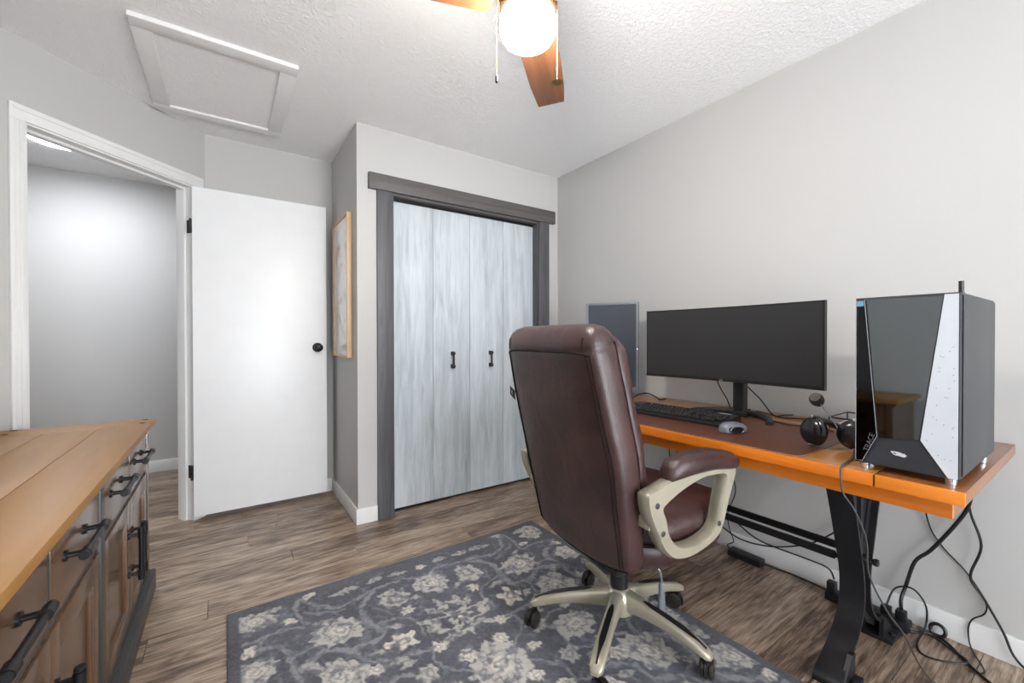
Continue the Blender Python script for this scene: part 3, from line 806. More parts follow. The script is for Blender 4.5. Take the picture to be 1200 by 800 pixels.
for yc in (-2.086, -1.034):
    bm = BM()
    leg_bar(bm, yc, -1); leg_bar(bm, yc, 1)
    pts = [(LC-max(.004, hw(z)-.02), z) for z in (.12, .186, .25, .32, .40, .50, .60, .68)]
    pts += [(LC+max(.004, hw(z)-.02), z) for z in (.68, .60, .50, .40, .32, .25, .186, .12)]
    prism(bm, pts, 1, yc-.008, yc+.008)
    box(bm, (LC-.012, yc-.020, .12), (LC+.012, yc+.020, .675), .004)
    part('pedestal_leg', bm, M_iron, t, True)
    s0_ = 1
    for sgn in (-1, 1):
        bm = BM(); box(bm, (LC+sgn*.195-.050, yc-s0_*.068, 0), (LC+sgn*.195+.050, yc+s0_*.030, .016), .003)
        prism(bm, [(LC+sgn*.145, .014), (LC+sgn*.245, .014), (LC+sgn*.17, .085), (LC+sgn*.145, .085)], 1, yc-s0_*.044, yc-s0_*.030)
        lathe(bm, [(.010, .022), (.010, .030), (.004, .032)], 6, Matrix.Translation((LC+sgn*.195, yc-s0_*.056, -.006)))
        part('foot', bm, M_iron, t, True)
    part('top_plate', bx((LC-.24, yc-.045, AZ-.012), (LC+.24, yc+.045, AZ), .002), M_iron, t, True)
    s_ = -1 if yc < -1.5 else 1
    bm = BM(); lathe(bm, [(.016, 0), (.016, .012), (.010, .016), (.010, .03), (.013, .032), (.013, .042), (.004, .045)], 8, Matrix.Translation((LC-.03, yc+s_*.030, .36)) @ Matrix.Rotation(PI/2*(1 if s_ < 0 else -1), 4, 'X'))
    part('bolt', bm, M_iron, t, True)
for xx in (-.297, -.395):
    bm = BM(); box(bm, (xx-.006, -2.03, .315), (xx+.006, -1.09, .343), .002)
    tube(bm, [(xx, -2.075, .329), (xx, -2.02, .329)], .009, 10, smooth=False); tube(bm, [(xx, -1.10, .329), (xx, -1.045, .329)], .009, 10, smooth=False)
    part('stretcher_rod', bm, M_black, t, True)

# leather desk mat
def rrect(x0, x1, y0, y1, r, n=6):
    out = []
    for cx_, cy_, a0 in ((x1-r, y1-r, 0), (x0+r, y1-r, PI/2), (x0+r, y0+r, PI), (x1-r, y0+r, 1.5*PI)):
        for k in range(n+1):
            a = a0+PI/2*k/n; out.append((cx_+r*math.cos(a), cy_+r*math.sin(a)))
    return out
t = thing('desk_mat', 'dark brown leather desk mat lying under keyboard and mouse', 'desk mat', (-.515, -1.56, DZ))
mo = rrect(-.808, -.26, -2.072, -1.05, .035)
part('mat_sheet', prism(BM(), mo, 2, DZ, DZ+.0022), M_mat, t, True)
part('stitched_edge', tube(BM(), [(p[0], p[1], DZ+.0018) for p in mo], .0013, 6, closed=True, smooth=False), plain('mat_edge', (150, 110, 84), 0.6), t, True)

# ------------------------------------------------------------------ computer tower
TX0, TX1, TY0, TY1, TZ0, TZ1 = -.787, -.330, -2.405, -2.200, DZ+.018, 1.241
t = thing('computer_tower', 'computer tower with smoked glass front and white angular side panel', 'computer', ((TX0+TX1)/2, (TY0+TY1)/2, DZ))
part('case', bx((TX0+.010, TY0, TZ0), (TX1, TY1, TZ1), .003), M_pcgrey, t, True)
part('side_panel', bx((TX0+.022, TY0-.003, TZ0+.006), (TX1-.004, TY0, TZ1-.006), .001), M_pcgrey, t, True)
W_, H_ = TY1-TY0, TZ1-TZ0
def face(pts, depth, m, name, par, x=TX0+.010, label=None):
    q = [(TY1-s*W_, TZ0+v*H_) for s, v in pts]
    return part(name, prism(BM(), q, 0, x-depth, x), m, par, True, label=label)
part('front_bezel', bx((TX0+.004, TY0+.0005, TZ0), (TX0+.010, TY1-.0005, TZ1), .001), M_pcdark, t, True)
face([(.125, .985), (.855, .985), (.645, .185), (.255, .165)], .0078, M_glass, 'front_glass', t)
lp = face([(.012, .988), (.100, .988), (.238, .175), (.085, .012), (.012, .012)], .0085, M_glossblk, 'gloss_side_panel', t)
wp = face([(.868, .992), (.985, .992), (.985, .004), (.905, .004), (.662, .185)], .0098, M_pcwhite, 'white_panel', t)
lw = face([(.250, .155), (.650, .172), (.895, .004), (.098, .004)], .0070, M_pcdark, 'lower_panel', t)
# thin silver outline of the left panel
bm = BM(); tube(bm, [(TX0+.0015, TY1-s*W_, TZ0+v*H_) for s, v in ((.012, .988), (.100, .988), (.238, .175), (.085, .012), (.012, .012))], .0011, 6, closed=True, smooth=False)
part('silver_outline', bm, M_silver, lp, True)
bm = BM()
rn = random.Random(5)
for k in range(26):
    v = .10+.62*rn.random(); s0 = .66+(.868-.66)*max(0, (v-.185)/.8); s = s0+.04+(.97-s0-.05)*rn.random()
    lathe(bm, [(.0012, 0), (.0012, .0006)], 6, Matrix.Translation((TX0-.0001, TY1-s*W_, TZ0+v*H_)) @ Matrix.Rotation(-PI/2, 4, 'Y'))
part('pinhole_dots', bm, M_grey, wp, True)['kind'] = 'stuff'
# sticker, lettering, emblem
part('processor_sticker', bx((TX0+.0008, TY1-.019, TZ1-.023), (TX0+.0016, TY1-.004, TZ1-.008)), plain('sticker_blue', (104, 150, 176), 0.3), lp, True, label='small blue square sticker')
bm = text_bm('TRACE', .017)
p0 = Vector((TX0+.0008, TY1-.098*W_-.0035, TZ0+.060*H_)); p1 = Vector((TX0+.0008, TY1-.205*W_, TZ0+.20*H_))
dv = (p1-p0).normalized(); nx = Vector((-1, 0, 0)); uv = nx.cross(dv)
mt = Matrix(((dv.x, uv.x, nx.x, 0), (dv.y, uv.y, nx.y, 0), (dv.z, uv.z, nx.z, 0), (0, 0, 0, 1)))
part('lettering', xf(bm, Matrix.Translation((p0+p1)/2) @ mt), plain('letter_grey', (84, 86, 92), 0.5), lp, True)
# emblem: silver head with swept mane
def em(l): return [(.45+(x-630)/1200*.42, .088+(430-yq)/720*.082) for x, yq in l]
face(em([(425, 340), (500, 335), (600, 330), (700, 350), (740, 385), (815, 385), (835, 430), (885, 465), (850, 485), (860, 510), (820, 515), (830, 560), (740, 555), (640, 520), (560, 525), (510, 495), (480, 460), (470, 410), (440, 420)]), .0078, M_logo, 'emblem', lw)
face(em([(505, 385), (540, 390), (580, 430), (580, 465), (540, 455), (505, 425)]), .0082, M_pcdark, 'emblem_eye', lw)
for fx, fy in ((TX0+.02, TY0+.018), (TX0+.02, TY1-.018), (TX0+.045, TY1-.022), (TX1-.10, TY0+.010), (TX1-.05, TY1-.022)):
    part('foot', lathe(BM(), [(.0105, DZ), (.0115, DZ+.004), (.0115, TZ0)], 20, Matrix.Translation((fx, fy, 0))), M_silver, t, True)
bm = BM(); tube(bm, [(-.70, TY0+.012, TZ1-.01), (-.70, TY0+.012, TZ1+.034)], .0052, 12, smooth=False); tube(bm, [(-.70, TY0+.012, TZ1-.004), (-.70, TY0+.012, TZ1+.004)], .007, 12, smooth=False)
part('antenna', bm, M_blackpl, t, True)

# ------------------------------------------------------------------ ultrawide monitor
MX, MYC, MZ0, MZ1, MW2, MR = -.335, -1.575, .928, 1.275, .409, 2.6
t = thing('ultrawide_monitor', 'wide curved black monitor on an arc shaped desk stand', 'monitor', (-.27, MYC-.03, DZ))
def curved(bm, y0, y1, z0, z1, f0, f1, n=28):
    """slab following the screen curve; f0..f1 are offsets behind the front face"""
    rings = []
    for k in range(n+1):
        y_ = y0+(y1-y0)*k/n; c = (y_*y_)/(2*MR)
        rings.append([Vector((MX-c+f, MYC+y_, z)) for f, z in ((f0, z0), (f1, z0), (f1, z1), (f0, z1))])
    return loft(bm, rings)
part('housing', curved(BM(), -MW2, MW2, MZ0, MZ1, .001, .022), M_bezel, t, True)
bm = BM(); curved(bm, -.20, .20, MZ0+.05, MZ1-.05, .022, .050); part('rear_bulge', bm, M_bezel, t, True)
part('screen', curved(BM(), -MW2+.008, MW2-.008, MZ0+.014, MZ1-.008, -.0005, .0015), M_screen, t, True)
part('lower_bezel', curved(BM(), -MW2, MW2, MZ0, MZ0+.013, -.002, .001), M_bezel, t, True)
bm = text_bm('LG', .011); xf(bm, Matrix.Translation((MX-.0028, MYC+.012, MZ0+.0065)) @ Matrix.Rotation(-PI/2, 4, 'Z') @ Matrix.Rotation(PI/2, 4, 'X'))
part('maker_mark', bm, M_logo, t, True)
NX, NY = -.265, -1.615
bm = BM(); rings = []
for z in (DZ+.02, DZ+.10, .95, 1.05): rings.append([Vector((NX+p[0], NY+p[1], z)) for p in sup(.017, .030, 3.5, 28)])
loft(bm, rings); part('neck', bm, M_blackpl, t, True)
arc = [(-.385, -1.795), (-.32, -1.770), (-.265, -1.715), (-.240, -1.655), (-.235, -1.60), (-.240, -1.545), (-.265, -1.485), (-.32, -1.430), (-.385, -1.405)]
P = spline([(a, b_, 0) for a, b_ in arc], 6); rings = []
for i, p in enumerate(P):
    tq = (P[min(i+1, len(P)-1)]-P[max(i-1, 0)]).normalized(); nn = Vector((-tq.y, tq.x, 0))
    f = abs(i/(len(P)-1)-.5)*2; hgt = .026-.012*f**2; wd = .017-.004*f
    rings.append([Vector((p.x, p.y, DZ+.0023))+nn*a+Vector((0, 0, zq)) for a, zq in ((-wd, 0), (wd, 0), (wd, hgt*.6), (wd*.5, hgt), (-wd*.5, hgt), (-wd, hgt*.6))])
part('stand_base', loft(BM(), rings), M_blackpl, t, True)
part('neck_foot', bx((NX-.028, NY-.042, DZ+.0023), (NX+.045, NY+.042, DZ+.026), .008, 3), M_blackpl, t, True)

# ------------------------------------------------------------------ portrait monitor
pa, pb = Vector((-.367, -.708, 0)), Vector((-.201, -.979, 0))
pc = (pa+pb)/2; dirv = (pb-pa).normalized()
ang = math.atan2(dirv.y, dirv.x)
t = thing('portrait_monitor', 'grey framed monitor turned upright in portrait beside the curved one', 'monitor', (pc.x, pc.y, DZ), ang)
# local frame: x along the screen, y behind is +  (front faces -y side of local frame)
hwid = (pb-pa).length/2
z0, z1 = .055, .583
sgn = 1  # back direction
bmf = BM(); box(bmf, (-hwid, -.004, z0), (hwid, .030, z1), .004)
part('housing', bmf, M_bezel2, t)
bm = BM(); fwm = .014
for lo, hi in (((-hwid, z0), (-hwid+fwm, z1)), ((hwid-fwm, z0), (hwid, z1)), ((-hwid+fwm, z0), (hwid-fwm, z0+fwm)), ((-hwid+fwm, z1-fwm), (hwid-fwm, z1))):
    box(bm, (lo[0], -.010, lo[1]), (hi[0], -.003, hi[1]), .002)
part('bezel', bm, M_bezel2, t)
part('screen', bx((-hwid+fwm-.001, -.0065, z0+fwm-.001), (hwid-fwm+.001, -.004, z1-fwm+.001)), M_screen2, t)
bm = BM(); lathe(bm, [(.003, 0), (.003, .001)], 12, Matrix.Translation((hwid-.006, -.0105, .30)) @ Matrix.Rotation(PI/2, 4, 'X'))
part('power_light', bm, emit('power_led', (235, 245, 255), 1.0), t)
part('neck', bx((-.03, .03, .02), (.03, .062, .36), .005), M_bezel2, t)
bm = BM(); rings = [[Vector((p[0], .06+p[1], z)) for p in sup(.125*s_, .095*s_, 2.6, 36)] for z, s_ in ((0, 1), (.008, 1), (.016, .92), (.022, .6))]
part('stand_base', loft(bm, rings), M_bezel2, t)

# ------------------------------------------------------------------ keyboard and mouse
KL, KD = .452, .172
t = thing('keyboard', 'full size black keyboard on the leather desk mat', 'keyboard', (-.522, -1.478, DZ+.0022), math.radians(-90+3))
# local: x along the keyboard (towards room -y), y away from the user
bm = BM()
prof = [(-KD/2, 0), (KD/2, 0), (KD/2, .030), (KD/2-.022, .031), (-KD/2+.012, .016), (-KD/2, .010)]
prism(bm, prof, 0, -KL/2, KL/2); part('keyboard_body', bm, M_blackpl, t)
bm = BM(); pit = .0188
for r_ in range(6):
    yk = -KD/2+.024+r_*.0205 + (.006 if r_ == 5 else 0)
    zk = .0185+(yk+KD/2-.012)*.096
    xk = -KL/2+.012; widths = [1]*23
    if r_ == 0: widths = [1.25, 1.25, 1.25, 6.25, 1.25, 1.25, 1.25, 1.25, -.3, 1, 1, 1, -.3, 2, 1]
    elif r_ == 1: widths = [2.25]+[1]*10+[2.75, -1.3, 1, -1.3, 1, 1, 1, 1]
    elif r_ == 2: widths = [1.75]+[1]*11+[2.25, -3.6, 1, 1, 1, 1]
    elif r_ == 3: widths = [1.5]+[1]*12+[1.5, -.3, 1, 1, 1, -.3, 1, 1, 1, 1]
    elif r_ == 4: widths = [1]*13+[2, -.3, 1, 1, 1, -.3, 1, 1, 1, 1]
    else: widths = [1, -1]+[1]*4+[-.5]+[1]*4+[-.5]+[1]*4+[-.3, 1, 1, 1]
    for wq in widths:
        if wq > 0:
            wk = wq*pit-.003
            loft(bm, [[Vector((xk+a*wk, yk-.0085+c*.0170, zk+zz)) for a, c in ((0, 0), (1, 0), (1, 1), (0, 1))] if zz == 0 else
                      [Vector((xk+.08*wk*0+.0015+a*(wk-.003), yk-.007+c*.0135, zk+zz)) for a, c in ((0, 0), (1, 0), (1, 1), (0, 1))] for zz in (0, .0075)])
        xk += abs(wq)*pit
kk = part('keys', bm, plain('key_black', (34, 34, 36), 0.5), t); kk['kind'] = 'stuff'
part('status_strip', bx((KL/2-.085, KD/2-.020, .0312), (KL/2-.030, KD/2-.012, .0318)), M_logo, t)
t = thing('computer_mouse', 'silver grey wireless mouse beside the keyboard', 'mouse', (-.632, -1.775, DZ+.0022), math.radians(-18))
def mouse_ring(z, s_, sh): return [Vector((p[0]*1.0+sh, p[1], z)) for p in sup(.057*s_, .033*s_, 2.4, 32)]
bm = loft(BM(), [mouse_ring(0, .93, 0), mouse_ring(.004, 1, 0), mouse_ring(.014, 1, 0), mouse_ring(.024, .92, -.002), mouse_ring(.032, .75, -.005), mouse_ring(.0375, .48, -.008), mouse_ring(.039, .15, -.009)])
part('mouse_shell', bm, plain('mouse_silver', (122, 126, 134), 0.3, 0.3), t)
bm = loft(BM(), [[Vector((-.012+p[0], -.026+q*0+p[1]*0-.0+dy_, .010+zz+p[1])) for p in sup(.030, .011, 2.4, 24)] for q, dy_, zz in ((0, .004, .006), (1, -.0085, .003))])
part('side_grip', bm, M_blackpl, t)
bm = BM(); tube(bm, [(-.012+.031*math.cos(a), -.0335-.0015*math.cos(2*a), .0135+.0125*math.sin(a)) for a in [2*PI*k/20 for k in range(20)]], .0014, 6, closed=True, smooth=False)
part('side_ring', bm, M_silver, t)
bm = BM(); lathe(bm, [(.007, -.003), (.008, -.002), (.008, .002), (.007, .003)], 18, Matrix.Translation((.030, 0, .031)) @ Matrix.Rotation(PI/2, 4, 'X'))
part('scroll_wheel', bm, M_blackpl, t)

# ------------------------------------------------------------------ headset
t = thing('headset', 'black over ear headset with foam tipped boom microphone beside the tower', 'headset', (-.60, -2.08, DZ))
def cup(cx_, cy_, rz, tilt):
    Mc = Matrix.Translation((cx_, cy_, DZ+.0535)) @ Matrix.Rotation(rz, 4, 'Z') @ Matrix.Rotation(-PI/2+tilt, 4, 'Y')
    bm = lathe(BM(), [(.0005, .030), (.022, .029), (.036, .025), (.0425, .018), (.043, .014), (.040, .0115), (.0435, .009), (.0475, .004), (.0475, -.004), (.043, -.010), (.030, -.012), (.0005, -.010)], 36, Mc)
    o = part('ear_cup', bm, M_glossy, t, True)
    for dz in (.049, -.0445):
        b2 = lathe(BM(), [(.0005, -.006), (.0055, -.005), (.0055, .005), (.0005, .006)], 12, Mc @ Matrix.Translation((dz, 0, .012)))
        part('yoke_pin', b2, M_silver, o, True)
    return Mc
M_glossy = plain('headset_black', (20, 20, 23), 0.22)
cup(-.622, -2.045, math.radians(-30), .1); cup(-.585, -2.142, math.radians(10), .05)
bm = BM(); tube(bm, [(-.60, -2.045, DZ+.09), (-.54, -2.05, DZ+.075), (-.47, -2.07, DZ+.05), (-.43, -2.105, DZ+.035), (-.44, -2.14, DZ+.04), (-.50, -2.15, DZ+.07), (-.565, -2.142, DZ+.095)], .011, 10)
part('headband', bm, M_blackpl, t, True)
bm = BM(); tube(bm, [(-.585, -2.110, DZ+.045), (-.565, -2.080, DZ+.080), (-.55, -2.050, DZ+.115), (-.54, -2.030, DZ+.138)], .0022, 8)
bo = part('microphone_boom', bm, M_grey, t, True)
Mm = Matrix.Translation((-.533, -2.018, DZ+.147)) @ Matrix.Scale(1.45, 4) @ Euler((math.radians(20), math.radians(-55), math.radians(-20))).to_matrix().to_4x4()
part('foam_tip', lathe(BM(), [(.0005, -.018), (.011, -.015), (.015, -.004), (.0155, .006), (.011, .016), (.0005, .019)], 20, Mm), M_foam, bo, True, label='grey foam microphone tip')
bm = BM(); tube(bm, [(-.60, -2.145, DZ+.012), (-.68, -2.165, DZ+.006), (-.78, -2.178, DZ+.005), (-.822, -2.181, DZ+.005), (-.836, -2.184, DZ-.02), (-.838, -2.190, .70), (-.828, -2.214, .655), (-.79, -2.228, .571), (-.72, -2.216, .446), (-.60, -2.228, .30), (-.50, -2.244, .20), (-.42, -2.262, .085), (-.35, -2.287, .007), (-.31, -2.34, .005), (-.33, -2.42, .005)], .0026, 8)
part('headset_cord', bm, M_greycord, t, True)

# papers and wire tray behind the headset
t = thing('letter_tray', 'black wire letter tray with cream papers behind the headset', 'tray', (-.13, -2.06, DZ))
part('paper_stack', bx((-.22, -2.185, DZ+.006), (-.05, -1.965, DZ+.018), .001), M_paper, t, True)
bm = BM()
for z in (DZ+.003, DZ+.045): tube(bm, [(-.235, -2.195, z), (-.235, -1.955, z), (-.04, -1.955, z), (-.04, -2.195, z)], .0028, 6, closed=True, smooth=False)
for q in ((-.235, -2.195), (-.235, -1.955), (-.04, -1.955), (-.04, -2.195), (-.235, -2.075), (-.04, -2.075)): tube(bm, [(q[0], q[1], DZ), (q[0], q[1], DZ+.045)], .0022, 6, smooth=False)
for k in range(1, 7): tube(bm, [(-.235, -2.195+.034*k, DZ+.003), (-.04, -2.195+.034*k, DZ+.003)], .0018, 6, smooth=False)
part('wire_frame', bm, M_black, t, True)

# small black hub near the portrait monitor
t = thing('usb_hub', 'small black hub box on the desk in front of the portrait monitor', 'hub', (-.43, -1.155, DZ))
part('hub_body', bx((-.47, -1.19, DZ), (-.40, -1.125, DZ+.018), .004, 2), M_blackpl, t, True)
bm = BM()
for k in range(3): box(bm, (-.4715, -1.18+.02*k, DZ+.005), (-.4695, -1.168+.02*k, DZ+.012))
part('ports', bm, M_grey, t, True)

# ------------------------------------------------------------------ office chair
CO = Vector((-1.04, -1.575, RT+.0022))
t = thing('office_chair', 'brown leather executive office chair with champagne loop arms and star base', 'chair', CO, math.radians(-4))
Tt = Vector((-.248, 0, .969)); Nn = Vector((.969, 0, .248)); B0 = Vector((-.200, 0, .443))
def itp(tab, s):
    if s <= tab[0][0]: return tab[0][1]
    for (a, fa), (c, fc) in zip(tab[:-1], tab[1:]):
        if s <= c:
            u = (s-a)/(c-a); u = u*u*(3-2*u)*.5+u*.5; return fa+(fc-fa)*u
    return tab[-1][1]
Wt = [(-.050, .212), (-.040, .228), (-.024, .236), (0, .241), (.1, .248), (.3, .262), (.5, .256), (.60, .250), (.655, .246), (.685, .240), (.705, .228), (.717, .205), (.722, .17)]
Tht = [(-.050, .05), (-.040, .080), (-.024, .100), (0, .110), (.2, .128), (.5, .132), (.62, .130), (.655, .134), (.685, .120), (.705, .088), (.717, .05), (.722, .018)]
def back_pt(s, yv, nv):
    w_ = itp(Wt, s); dip = -.030*(1-min(1, (yv/.24)**2))*max(0, 1-max(s, 0)/.22)
    curve = -.010*math.sin(max(0, min(1, s/.7))*PI) - .036*max(0, 1-abs(s+.01)/.34)**1.3      # rearward bow, fuller near the base
    return B0+Tt*(s+dip)+Nn*(nv+curve)+Vector((0, yv, 0))
ss = [-.050, -.046, -.040, -.032, -.024, -.012, 0, .03, .07, .12, .18, .25, .32, .40, .48, .55, .60, .63, .650, .656, .662, .672, .685, .695, .705, .711, .717, .720, .722]
PW = 4.2
def shell_ring(s):
    th = itp(Tht, s); w_ = itp(Wt, s); groove = -.0035 if s == .656 else 0
    return [back_pt(s, p[0], .065+p[1]) for p in sup(w_+groove, th/2+groove, PW, 56)]
part('backrest', loft(BM(), [shell_ring(s) for s in ss]), M_leather, t, ang=60)
def rear_n(s, yv):
    w_ = itp(Wt, s); th = itp(Tht, s); return .065-th/2*(max(0, 1-abs(yv/w_)**PW))**(1/PW)
bm = BM()
for sg in (-1, 1):
    for ins in (.022, .034):
        P = []
        for k in range(26):
            s = -.036+(.640+.036)*k/25; yv = sg*(itp(Wt, s)-ins); P.append(back_pt(s, yv, rear_n(s, yv)-.0008))
        tube(bm, P, .0022, 6, smooth=False)
for s in (-.037,):
    P = [back_pt(s, yv, rear_n(s, yv)-.0012) for yv in np.linspace(-.215, .215, 24)]; tube(bm, P, .0028, 6, smooth=False)
P = [back_pt(.653-.012*(abs(yv)/.22)**6, yv, rear_n(.65, yv)-.0012) for yv in np.linspace(-.225, .225, 30)]; tube(bm, P, .0030, 6, smooth=False)
# seams between bolster and front cushion
for sg in (-1, 1):
    P = [back_pt(s, sg*(itp(Wt, s)*.97), .066+itp(Tht, s)/2*(1-.97**PW)**(1/PW)) for s in np.linspace(.06, .66, 24)]; tube(bm, P, .0026, 6, smooth=False)
# short seams closing the headrest roll
for sg in (-1, 1):
    yv = sg*.205
    P = [back_pt(s, yv, rear_n(s, yv)-.0008) for s in (.655, .668, .680, .692)]; tube(bm, P, .0022, 6, smooth=False)
part('piping', bm, M_seam, t)
# front cushion with three puffs
rings = []
for k in range(40):
    s = .07+.61*k/39; e = min(1, min(k, 39-k)/4)**.5
    puff = .016*abs(math.sin(PI*(s-.07)/.2))**.6+.016*max(0, min(1, (s-.45)/.15))
    rings.append([back_pt(s, p[0], .128+p[1]) for p in sup((itp(Wt, s)-.014)*(.84+.16*e), (.030+puff)*e+.004, 3.0, 40)])
part('back_cushion', loft(BM(), rings), M_leather, t, ang=60)
# fabric tag on the left edge
s = .475; w_ = itp(Wt, s)
c0 = back_pt(s, w_+.012, .018)
bm = bx((-.0008, -.020, -.020), (.0008, .020, .020)); xf(bm, Matrix.Translation(c0) @ Matrix.Rotation(math.radians(25), 4, 'X') @ Matrix.Rotation(math.radians(-14), 4, 'Y'))
tg = part('brand_tag', bm, plain('tag_black', (20, 21, 26), 0.6), t, label='small black fabric tag')
bm = BM()
for a in (28, -32): box(bm, (-.0014, -.0012, -.009), (-.0007, .0012, .009)); xf_verts = bm.verts[-8:] if False else None; bmesh.ops.rotate(bm, verts=list(bm.verts)[-8:], cent=(0, 0, 0), matrix=Matrix.Rotation(math.radians(a), 3, 'X'))
xf(bm, Matrix.Translation(c0) @ Matrix.Rotation(math.radians(25), 4, 'X') @ Matrix.Rotation(math.radians(-14), 4, 'Y') @ Matrix.Translation((0, .004, 0)))
part('tag_mark', bm, M_logo, tg)
# seat
def seat_ring(z, sx, sy, cxs, puff=0):
    out = []
    for p in sup(sx, sy, 3.4, 64):
        a = math.atan2(p[1], p[0]); out.append(Vector((cxs+p[0]*(1+puff*.02*math.sin(9*a)), p[1]*(1+puff*.012*math.sin(11*a)), z+puff*.006*math.sin(7*a))))
    return out
bm = loft(BM(), [seat_ring(.356, .19, .17, .085), seat_ring(.362, .215, .20, .085), seat_ring(.380, .238, .232, .085), seat_ring(.41, .250, .248, .085), seat_ring(.452, .252, .252, .085), seat_ring(.462, .246, .246, .085)])
part('seat_base', bm, M_leather, t, ang=60)
bm = loft(BM(), [seat_ring(.455, .245, .242, .09), seat_ring(.468, .256, .254, .09, 1), seat_ring(.495, .262, .262, .09, 1), seat_ring(.522, .260, .260, .09, 1), seat_ring(.542, .246, .246, .09, 1), seat_ring(.555, .218, .22, .09), seat_ring(.563, .15, .16, .09), seat_ring(.565, .06, .06, .09)])
part('seat_cushion', bm, M_leather, t, ang=60)
part('seat_welt', tube(BM(), [v for v in seat_ring(.461, .250, .250, .087)], .005, 6, closed=True, smooth=False), M_seam, t)
# rear corner gusset and mechanism
part('tilt_mechanism', bx((-.10, -.08, .29), (.12, .08, .347), .012, 3), M_blackpl, t)
part('gas_cylinder', lathe(BM(), [(.033, .165), (.033, .262), (.028, .265), (.020, .268), (.020, .30)], 28, Matrix.Translation((.016, .026, 0))), M_blackpl, t)
bm = BM(); tube(bm, [(.06, -.07, .305), (.085, -.098, .285), (.095, -.105, .255), (.096, -.105, .225)], .0042, 8)
lv = part('tilt_lever', bm, M_silver, t)
rings = [[Vector((.096+p[0], -.105+p[1], z)) for p in sup(a, c, 2.5, 20)] for z, a, c in ((.232, .007, .007), (.222, .010, .009), (.195, .011, .0095), (.165, .015, .010), (.140, .016, .010), (.128, .011, .008))]
part('lever_grip', loft(BM(), rings), M_grey, lv)
# loop arms
kx, kz = .956, .956
def aw(x, z):
    x2 = -2.251+(x+2.251)*kx-CO.x+.016
    return (x2+max(0, -.02-x2)*.16, 1.13+(z-1.13)*kz-CO.z)
outer = [(-1.252, .656), (-1.240, .600), (-1.205, .540), (-1.170, .484), (-1.122, .446), (-1.06, .430), (-1.00, .428), (-.93, .440), (-.872, .462), (-.842, .500), (-.82, .555), (-.79, .625), (-.772, .668), (-.79, .688), (-.86, .695), (-.95, .696), (-1.04, .694), (-1.12, .690), (-1.19, .675), (-1.235, .667)]
inner = [(-1.168, .604), (-1.150, .570), (-1.138, .530), (-1.112, .498), (-1.078, .478), (-1.03, .468), (-.985, .466), (-.94, .472), (-.898, .487), (-.874, .515), (-.858, .570), (-.842, .620), (-.832, .652), (-.848, .667), (-.90, .671), (-.95, .669), (-1.00, .662), (-1.06, .648), (-1.115, .632), (-1.150, .618)]
O2 = spline([(*aw(*p), 0) for p in outer], 3, True); I2 = spline([(*aw(*p), 0) for p in inner], 3, True)
pad_tab = [(-1.130, .690, .008, .010), (-1.122, .702, .022, .026), (-1.09, .715, .031, .036), (-1.03, .722, .034, .040), (-.96, .726, .034, .042), (-.88, .720, .033, .042), (-.81, .708, .031, .040), (-.775, .700, .026, .034), (-.760, .694, .012, .016)]
for sg in (-1, 1):
    yc = sg*.288; hy = .023; ash = -.045 if sg > 0 else 0.0
    bm = BM(); rows = []
    for off, ww in ((-hy, .0), (-hy*.55, 1.0), (hy*.55, 1.0), (hy, .0)):
        ro = []; ri = []
        for a, c in zip(O2, I2):
            mid_ = (a+c)/2; d = (1-ww)*.006
            ao = a+(c-a).normalized()*d; co = c+(a-c).normalized()*d
            ro.append(bm.verts.new((ao.x+ash, yc+off, ao.y))); ri.append(bm.verts.new((co.x+ash, yc+off, co.y)))
        rows.append((ro, ri))
    n = len(O2); fs = []
    for (ra, ia), (rb, ib) in zip(rows[:-1], rows[1:]):
        for k in range(n):
            q = (k+1) % n
            fs.append(bm.faces.new((ra[k], ra[q], rb[q], rb[k]))); fs.append(bm.faces.new((ia[k], ib[k], ib[q], ia[q])))
    for (ra, ia), fl_ in ((rows[0], 0), (rows[-1], 1)):
        for k in range(n):
            q = (k+1) % n; fs.append(bm.faces.new((ra[k], ia[k], ia[q], ra[q])))
    bmesh.ops.recalc_face_normals(bm, faces=fs)
    arm = part('arm_loop', bm, M_champ, t, ang=50)
    rings = []
    for x_, z_, hh, wv in pad_tab:
        X_, Z_ = aw(x_, z_)
        rings.append([Vector((X_+ash, yc+p[0], Z_+p[1])) for p in sup(wv, hh, 2.6, 28)])
    part('arm_pad', loft(BM(), rings), M_leather, t, ang=60)
    for x_, z_ in ((-1.205, .625), (-1.175, .535), (-.872, .505)):
        X_, Z_ = aw(x_, z_); X_ += ash
        for s2 in (-1, 1):
            bm = lathe(BM(), [(.0085, 0), (.0085, .0015), (.006, .003)], 12, Matrix.Translation((X_, yc+s2*hy, Z_)) @ Matrix.Rotation(-s2*PI/2, 4, 'X'))
            part('bolt_cap', bm, M_pcdark, arm)
    for x_, z_ in ((-1.185, .56),):
        X_, Z_ = aw(x_, z_); X_ += ash
        part('arm_bracket', bx((X_-.025, min(sg*.22, yc), Z_-.018), (X_+.025, max(sg*.22, yc), Z_+.018), .004), M_champ, arm)
